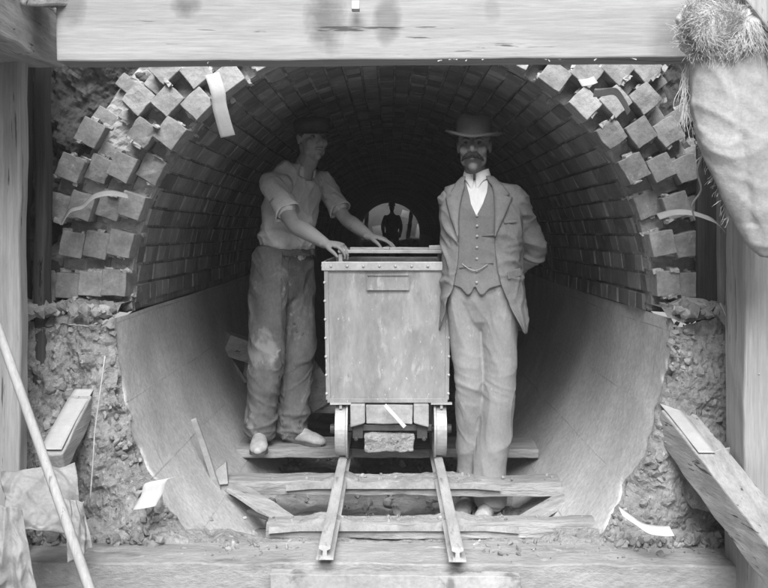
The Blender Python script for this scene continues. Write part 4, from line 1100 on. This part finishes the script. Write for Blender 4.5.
for i, (xa, xb, yy) in enumerate(((-.95,-.80,35.6),(.55,1.0,35.4))):
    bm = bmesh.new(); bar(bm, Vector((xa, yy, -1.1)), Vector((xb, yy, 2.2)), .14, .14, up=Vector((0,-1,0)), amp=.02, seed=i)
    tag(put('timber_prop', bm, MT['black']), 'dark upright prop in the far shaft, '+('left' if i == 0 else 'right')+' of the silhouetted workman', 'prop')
bm = bq
p3 = thing('person', (fp.x, fp.y, fp.z), 'workman in dark silhouette standing at the far end of the tunnel', 'person')
put('body', fuse(bm, .02, 3), MT['black'], p3, smooth=True)
bm = bmesh.new(); lathe(bm, [(.2,0),(.12,.01),(.11,.12),(.0008,.14)], fp+Vector((0,0,1.99)), None, 20); put('hat', bm, MT['black'], p3, smooth=True)
for i, (pa, pb, s_) in enumerate((((375,227),(383,235),26.2),((407,226),(413,234),26.3),((417,226),(420,236),26.1),((403,212),(410,217),26.4))):  # added white panels imitate the spots of light at the far end
    A_, B_ = P(*pa, s_), P(*pb, s_); bm = bmesh.new(); box(bm, (A_+B_)/2, ((B_.x-A_.x)*1.5, .04, (A_.z-B_.z)*1.4), Matrix.Rotation(.15*(i-1),3,'Y'))
    tag(put('bright_spot', bm, MT['far_white']), 'white panel standing for a bright spot in the far shaft, ' + ('left of the silhouetted workman', 'right of the silhouetted workman', 'outermost on the right at the tunnel edge', 'highest one, above the others')[i], 'board', 'bright spots put in as white panels')

# ================================================================== PAPER STRIPS
def strip(pts, width_vec, label, w=None, n=10, wob=.004, seed=0):
    """curved ribbon of paper through pts, width along width_vec"""
    bm = bmesh.new(); rows = crom([tuple(p) for p in pts], n); m = len(rows)
    def f(u, v):
        i = min(m-1, int(round(u*(m-1)))); c = Vector(rows[i]); wv = width_vec if not callable(width_vec) else width_vec(u)
        q = c+wv*(v-.5); return q+Vector((0, wob*nz(q, 14, seed), wob*nz(q, 12, seed+3)))
    grid(bm, m-1, 4, f); bmesh.ops.recalc_face_normals(bm, faces=bm.faces)
    o = tag(put('paper_strip', bm, MT['paper'], smooth=True), label, 'paper strip', 'white paper strips pinned about the tunnel mouth')
    so = o.modifiers.new('s','SOLIDIFY'); so.thickness = .0012; return o
strip([P(212,74,254),P(218,92,258),P(220,108,259),P(228,136,262)], P(222,0,254)-P(208,3,254), 'white paper strip hanging from the bricks under the left part of the top beam', seed=1)
strip([P(586,78,256),P(590,84,258)], Vector((.065,.01,.02)), 'small bent white paper flap among the upper right bricks', seed=2, wob=.01)
strip([P(594,93,258),P(606,92,262),P(616,92,263),P(624,102,262),P(629,113,260)], lambda u: Vector((.0, .03+.02*u, -.030+.02*u)), 'curling paper strip hanging over the upper right bricks', seed=3)
strip([P(62,223,256),P(70,211,256),P(82,207,256),P(94,196,255),P(112,193,253),P(128,196,252)], lambda u: Vector((.02,-.06,-.02)), 'paper strip curled along the toothed bricks at the left edge of the arch', seed=4)
strip([P(658,217,254),P(672,213,256),P(690,213,258),P(705,217,260),P(716,222,262),P(726,233,262)], lambda u: Vector((.0,-.05,-.022)), 'long paper strip curled over the bricks at the right edge of the arch', seed=5)
strip([P(165,479,274),P(156,482,276),P(152,494,277),P(144,508,279)], Vector((.078,.01,.012)), 'short folded paper strip on the rough concrete at the lower left', seed=6)
strip([P(620,511,276),P(634,520,279),P(646,528,281),P(660,531,282),P(672,531,283)], lambda u: Vector((.005,-.045,-.022)), 'curved paper strip lying at the foot of the rough concrete at the lower right', seed=7)
strip([SA+Vector((-.042,.03,.011)), lerp(SA,SB,.5)+Vector((-.044,0,.010)), SB+Vector((-.042,-.01,.011))], Vector((.074,0,.0)), 'straight white paper strip on top of the short timber stub at the left', seed=8, wob=.001)
E_ = C+Vector((0,.05,.01)); strip([lerp(E_,D,.0)+Vector((.036,0,.012)), lerp(E_,D,.2)+Vector((.038,0,.012)), lerp(E_,D,.40)+Vector((.036,0,.012))], Vector((.06,0,.0)), 'straight white paper strip on top of the sloping timber at the right', seed=9, wob=.001)
strip([P(710,457,284),P(722,452,280),P(733,451,278)], Vector((.01,.0,.03)), 'small turned-up paper scrap beside the sloping timber at the right', seed=10)

# ================================================================== CANVAS, FIBRE, SACK, POLE, STRINGS
bm = bmesh.new()
cen = [(728,40,322),(730,80,322),(738,125,322),(752,170,322),(766,210,322),(776,234,322),(782,242,322)]; hw = [(.10,.09),(.125,.09),(.130,.085),(.112,.075),(.098,.06),(.090,.045),(.07,.03)]
limb(bm, [P(*c) for c in cen], hw, Vector((1,0,0)), 30, 5)
def cv_fn(co, n_):
    q = (co.x-1.05)*.9+(co.z-.2)*.35
    r = 1-abs(noise.noise(Vector((q*13, co.y*5, co.z*1.6+q*3))))*2.2; d = math.exp(-((co.x-(1.04+ (.42-co.z)*.17))/.014)**2)
    return co+n_*(.010*(crease(co, 6, .9, 1.8, 9)-.3)+.004*(crease(co, 4, 4, 4, 4)-.3)+.0015*noise.noise(co*30)-.010*d*(1 if co.y < 2.95 and co.z > .02 else 0))
tag(put('canvas_bundle', fuse(bm, .008, 3, cv_fn), MT['canvas'], smooth=True), 'folded pale canvas hanging down from the frayed fibre at the top right', 'canvas')
random.seed(11)
bm = bmesh.new(); cc = P(723,34,322)
ell(bm, cc+Vector((0,0,.01)), (.125,.12,.09)); ell(bm, P(700,30,322), (.07,.08,.09)); ell(bm, P(752,22,322), (.09,.1,.1))
me = fuse(bm, .012, 2, lambda co, n_: co+n_*(.02*noise.noise(co*14)+.014*noise.noise(co*40)))
fb = thing('fibre_tuft', cc-Vector((0,0,.1)), 'shaggy tuft of frayed rope fibre wrapped round the top of the hanging canvas', 'fibre')
put('core', me, MT['oakum'], fb, smooth=True)
bm = bmesh.new()
def strand(p, d, L, r=.0018, curl=.5, grav=.4, seg=7):
    pts = [p.copy()]; dd = d.normalized()
    for i in range(seg):
        dd = (dd+Vector((random.uniform(-1,1),random.uniform(-1,1),random.uniform(-1,1)))*curl*.5+Vector((0,0,-grav*.3))).normalized(); p = p+dd*L/seg; pts.append(p.copy())
    rows = []
    for i, q in enumerate(pts):
        t_ = (pts[min(i+1,seg)]-pts[max(i-1,0)]).normalized(); a_ = t_.orthogonal().normalized(); b_ = t_.cross(a_); rr = r*(1-.6*i/seg)
        rows.append([bm.verts.new(q+a_*rr*math.cos(k*2.094)+b_*rr*math.sin(k*2.094)) for k in range(3)])
    for A_, B_ in zip(rows, rows[1:]):
        for k in range(3): bm.faces.new((A_[k], A_[(k+1)%3], B_[(k+1)%3], B_[k]))
for i in range(8000):
    th_ = random.uniform(0, 2*math.pi); ph = math.acos(random.uniform(-1,1)); u_ = Vector((math.sin(ph)*math.cos(th_), -abs(math.sin(ph)*math.sin(th_)), math.cos(ph)))
    c_, r_ = random.choice(((cc,(.125,.12,.095)),(P(700,30,322),(.07,.08,.09)),(P(752,22,322),(.09,.1,.1)),(cc,(.125,.12,.095))))
    p = c_+Vector((u_.x*r_[0], u_.y*r_[1], u_.z*r_[2])); q3 = p*9; fl = Vector((noise.noise(q3), noise.noise(q3+Vector((7,0,0))), noise.noise(q3+Vector((0,9,0))))); fl = (fl-u_*fl.dot(u_)).normalized()
    strand(p-u_*.006, fl+u_*random.uniform(.05,.5)+Vector((random.uniform(-1,1),random.uniform(-1,1),random.uniform(-1,1)))*.35, random.uniform(.03,.085), .0009, .55, .12)
for i in range(45):
    p = P(random.uniform(682,694), random.uniform(60,110), 318); strand(p, Vector((-.25,-.1,-1)), random.uniform(.05,.13), .0015, .6, .8)
put('fibres', bm, MT['oakum'], fb)
bm = bmesh.new()
for i in range(160):
    py = random.uniform(90, 215); p = P(interp([(80,688),(120,696),(170,712),(243,738)], py)+4, py, 318); strand(p, Vector((-.5,-.2,-.8)), random.uniform(.02,.06), .0012, .8, .5)
put('loose_threads', bm, MT['oakum'], fb)
def cord(pts, r, label, name='string'):
    bm = bmesh.new(); wire(bm, pts, r); return tag(put(name, bm, MT['rope'], smooth=True), label, 'string')
cord([P(699,120,318),P(703,150,300),P(697,170,290),P(701,190,285),P(692,205,280),P(695,220,276)], .0035, 'frayed string hanging beside the canvas over the right bricks')
cord([P(720,303,262),P(729,322,264),P(737,343,266),P(745,352,268),P(748,362,270),P(759,374,292)], .003, 'thin cord running down to the right post from the crumbled ledge')
cord([P(105,356,266),P(102,378,268),P(99,400,269),P(95,430,270),P(93,460,271),P(90,502,271)], .003, 'pale string hanging down the rough concrete at the left')
bm = bmesh.new(); limb(bm, [P(-8,312,330), P(40,447,336), P(90,590,342)], [.0135,.0145,.0155], Vector((0,1,0)), 16, 6)
tag(put('leaning_pole', bm, MT['pole'], smooth=True), 'long thin pale pole leaning across the lower left corner', 'pole')
# sack draped at the lower left: a sheet of cloth falling over the end of a timber
def drape(name, pts, label, seed, amp, thick=.004, nx=70, nv=70, sag=.0):
    """bilinear patch through four corner points with deep hanging folds"""
    a_, b_, c_, d_ = [Vector(q) for q in pts]; bm = bmesh.new(); nrm = (b_-a_).cross(d_-a_).normalized()
    if nrm.y > 0: nrm = -nrm
    def f(u, v):
        wv = .05*nz((u*3, v*3, seed), 1, seed)
        uu, vv = u+wv, v+.06*nz((v*3, u*3, seed), 1, seed+4)*(1 if 0 < v < 1 else 1)
        p = a_*(1-uu)*(1-vv)+b_*uu*(1-vv)+c_*uu*vv+d_*(1-uu)*vv
        bulge = math.sin(math.pi*min(1,max(0,u)))*math.sin(math.pi*min(1,v*.9+.05))
        r1 = 1-abs(noise.noise(Vector((u*3.2+v*1.2, v*1.5, seed))))*2.6
        r2 = 1-abs(noise.noise(Vector((u*2.0-v*4.5, u*4.0, seed+5))))*2.6
        r3 = 1-abs(noise.noise(Vector((u*9+v*3, v*7, seed+9))))*2.4
        return p+nrm*(amp*2.2*bulge+amp*.9*max(-.5,r1)+amp*.5*max(-.5,r2)+amp*.06*r3)+Vector((0,0,-sag*bulge))
    grid(bm, nx, nv, f); bmesh.ops.recalc_face_normals(bm, faces=bm.faces)
    o = put(name, bm, MT['canvas'], smooth=True); so = o.modifiers.new('s','SOLIDIFY'); so.thickness = thick; so.offset = 0; return tag(o, label, 'sack', 'sacking in the lower left corner')
drape('sack', (P(2,474,300), P(74,466,292), P(84,536,300), P(8,530,310)), 'crumpled canvas sack slumped at the foot of the left post behind the pole', 3, .022, sag=.03)
drape('sack', (P(-20,498,322), P(22,508,318), P(40,600,318), P(-20,600,322)), 'pale fold of sacking at the very corner, below the slumped sack', 8, .018)
drape('sack', (P(60,500,304), P(82,500,300), P(91,548,300), P(68,562,304)), 'narrow flap of sacking hanging to the right of the pole', 13, .012, nx=40, nv=50)
# mud slumped along the back of the sill
bm = bmesh.new()
def mudf(u, v):
    x = lerp(-1.5, 1.53, u); y = lerp(3.53, 3.74, v); e = abs(x-.02)
    h_ = .035*fbm((x,y,0), 5, 3, 5)+.012*fbm((x,y,0), 24, 4, 3)+.05*max(0,min(1,(e-.72)*3))+.02*math.sin(math.pi*v)
    if v < .12: h_ -= (.12-v)*.5
    return Vector((x+0, y+.02*nz((x,0,0),9), -1.168-.004*x+h_*(1 if e > .62 else .5)-.030*min(1,max(0,(.66-e)*8))))
grid(bm, 260, 26, mudf); tag(put('mud', bm, MT['haunch'], base=False), 'crumbly mud slumped along the back of the pale sill', 'mud', kind='stuff')
bm = bmesh.new(); box(bm, P(722,500,268), (.26,.12,.08), Euler((.1,.25,.1)).to_matrix(), (8,4,3), .01, 3, 9)
tag(put('rubble_block', bm, MT['haunch'], bevel=.008), 'broken concrete block under the sloping timber at the lower right', 'block')
# square washer plate on the right ledge
bm = bmesh.new(); c_ = Vector(((700-PX)/254, 3.74, ZS+.055)); m3 = Euler((R_(16), R_(6), R_(12))).to_matrix(); n = 24; hs = .046
rowo, rowi = [], []
for zz in (-.006,.006):
    ro, ri = [], []
    for k in range(n):
        a_ = 2*math.pi*(k+.5)/n; c1, s1 = math.cos(a_), math.sin(a_); q_ = hs/max(abs(c1),abs(s1)); ro.append(bm.verts.new(c_+m3 @ Vector((q_*c1,q_*s1,zz)))); ri.append(bm.verts.new(c_+m3 @ Vector((.013*c1,.013*s1,zz))))
    rowo.append(ro); rowi.append(ri)
for k in range(n):
    k1 = (k+1)%n
    bm.faces.new((rowo[1][k],rowo[1][k1],rowi[1][k1],rowi[1][k])); bm.faces.new((rowo[0][k1],rowo[0][k],rowi[0][k],rowi[0][k1]))
    bm.faces.new((rowo[0][k],rowo[0][k1],rowo[1][k1],rowo[1][k])); bm.faces.new((rowi[0][k1],rowi[0][k],rowi[1][k],rowi[1][k1]))
bmesh.ops.recalc_face_normals(bm, faces=bm.faces)
tag(put('washer_plate', bm, MT['wheel'], bevel=.0015), 'square iron washer plate with a hole on the ledge right of the bricks', 'plate')
# rubble
def lump(bm, c, r, seed, tl=None):
    m = Matrix.Translation(Vector(c)) @ Euler((seed*1.3, seed*2.1, seed)).to_matrix().to_4x4() @ Matrix.Diagonal((r*random.uniform(.7,1.3), r*random.uniform(.7,1.2), r*random.uniform(.5,.9), 1))
    g = bmesh.ops.create_icosphere(bm, subdivisions=1, radius=1, matrix=m)
    tv = random.uniform(.5,1.05)
    for v in g['verts']:
        d = v.co-Vector(c); v.co += d*(.8*noise.noise(d*(1.3/r)+Vector((seed,0,0))))
        for f in v.link_faces: f[tl] = tv
bm = bmesh.new(); tl_ = bm.faces.layers.float.new('tone'); random.seed(5)
for i in range(520):
    side = random.choice((-1,1)); u_ = random.random()
    if i < 300:
        x_ = CX+side*(RAD+.02+u_*.36); y_ = random.uniform(3.62, 3.95); z_ = ZS+.02+.02*random.random(); r = random.choice((.008,.012,.018,.028,.035))*random.uniform(.7,1.1)
    else:
        x_ = side*random.uniform(.85,1.42); y_ = 3.52; z_ = -1.18+random.uniform(-.01,.05)+.10*max(0,abs(x_)-1.1); r = random.choice((.006,.010,.014,.022))
    lump(bm, (x_,y_,z_), r, i, tl_)
random.seed(99)
for i in range(1500):
    x_ = random.uniform(-1.45,1.48); z_ = random.uniform(-1.2,-.36)
    if ((x_-CX)/(RAD+.03))**2+((z_-CZ)/(BZ+.03))**2 < 1: continue
    y_ = lerp(3.70, 3.56, min(1, max(0, (-z_-.33)/.9)))+face_disp(x_, z_)*1.25
    lump(bm, (x_, y_+.002, z_), random.choice((.004,.006,.008,.010,.014,.02)), i, tl_)
for i in range(1300):
    q_ = random.choice(lipco); lump(bm, q_+Vector((random.uniform(-.012,.012), random.uniform(-.008,.02), random.uniform(-.01,.01)))+(q_-Vector((CX,q_.y,CZ)))*random.uniform(0,.075), random.choice((.004,.005,.007,.010,.014,.018)), i, tl_)
tag(put('rubble', bm, MT['rubble'], base=False), 'small broken bits of mortar and concrete on the ledges', 'rubble', kind='stuff')
bm = bmesh.new(); tl_ = bm.faces.layers.float.new('tone')
for i in range(420):
    x_ = random.uniform(-.7,.7); y_ = 3.62+random.random()**1.5*2.2; lump(bm, (x_,y_,-1.335+.1*max(0,abs(x_)-.45)), random.choice((.006,.01,.015,.025)), i, tl_)
tag(put('gravel', bm, MT['rubble'], base=False), 'lumps and pebbles in the muck under the rails', 'gravel', kind='stuff')

bm = bmesh.new(); box(bm, (0, 10, 0), (90, 110, 5.6)); hz = put('haze', bm, None, base=False); tag(hz, 'thin added haze filling the cutting and the tunnel', kind='stuff')  # volume added to lift the blacks deep in the tunnel
m = bpy.data.materials.new('added haze'); m.use_nodes = True; nt = m.node_tree; nt.nodes.clear(); o_ = nt.nodes.new('ShaderNodeOutputMaterial'); pv = nt.nodes.new('ShaderNodeVolumePrincipled')
pv.inputs['Density'].default_value = .0033; pv.inputs['Color'].default_value = (.85,.85,.85,1); nt.links.new(pv.outputs[0], o_.inputs['Volume']); hz.data.materials.append(m)
# ================================================================== CAMERA, LIGHT
cam = bpy.data.cameras.new('camera'); co_ = bpy.data.objects.new('camera', cam); COL.objects.link(co_)
co_.location = (0,0,0); co_.rotation_euler = (R_(90),0,0)
cam.sensor_width = 36; cam.sensor_fit = 'HORIZONTAL'; cam.lens = F/768*36
cam.shift_x = -(PX-384)/768; cam.shift_y = -(294-PY)/768
cam.clip_start = .05; cam.clip_end = 500
S.camera = co_
SUN_EL, SUN_AZ = 46, 1           # degrees; azimuth from straight behind the camera, positive = from the left
w = bpy.data.worlds.new('World'); S.world = w; w.use_nodes = True; nt = w.node_tree; nt.nodes.clear()
out = nt.nodes.new('ShaderNodeOutputWorld'); bg = nt.nodes.new('ShaderNodeBackground'); sky = nt.nodes.new('ShaderNodeTexSky')
sky.sky_type = 'NISHITA'; sky.sun_disc = False; sky.sun_elevation = R_(SUN_EL); sky.sun_rotation = R_(180+SUN_AZ)
bw = nt.nodes.new('ShaderNodeRGBToBW')          # monochrome plate: the sky's light is neutral grey
nt.links.new(sky.outputs[0], bw.inputs[0]); nt.links.new(bw.outputs[0], bg.inputs[0]); nt.links.new(bg.outputs[0], out.inputs[0]); bg.inputs[1].default_value = .12
L = bpy.data.lights.new('sun', 'SUN'); L.energy = 3.0; L.angle = R_(42); L.color = (1,1,1)
lo = bpy.data.objects.new('sun', L); COL.objects.link(lo)
az = R_(SUN_AZ); el = R_(SUN_EL)
dirv = Vector((math.sin(az)*math.cos(el), math.cos(az)*math.cos(el), -math.sin(el)))   # direction the light travels
lo.rotation_euler = dirv.to_track_quat('-Z','Y').to_euler()
vs_ = S.view_settings; vs_.view_transform = 'Standard'; vs_.look = 'None'; vs_.exposure = 1.5; vs_.gamma = 1; vs_.use_curve_mapping = False
S.render.engine = 'CYCLES'
S.cycles.max_bounces = 6; S.cycles.diffuse_bounces = 4
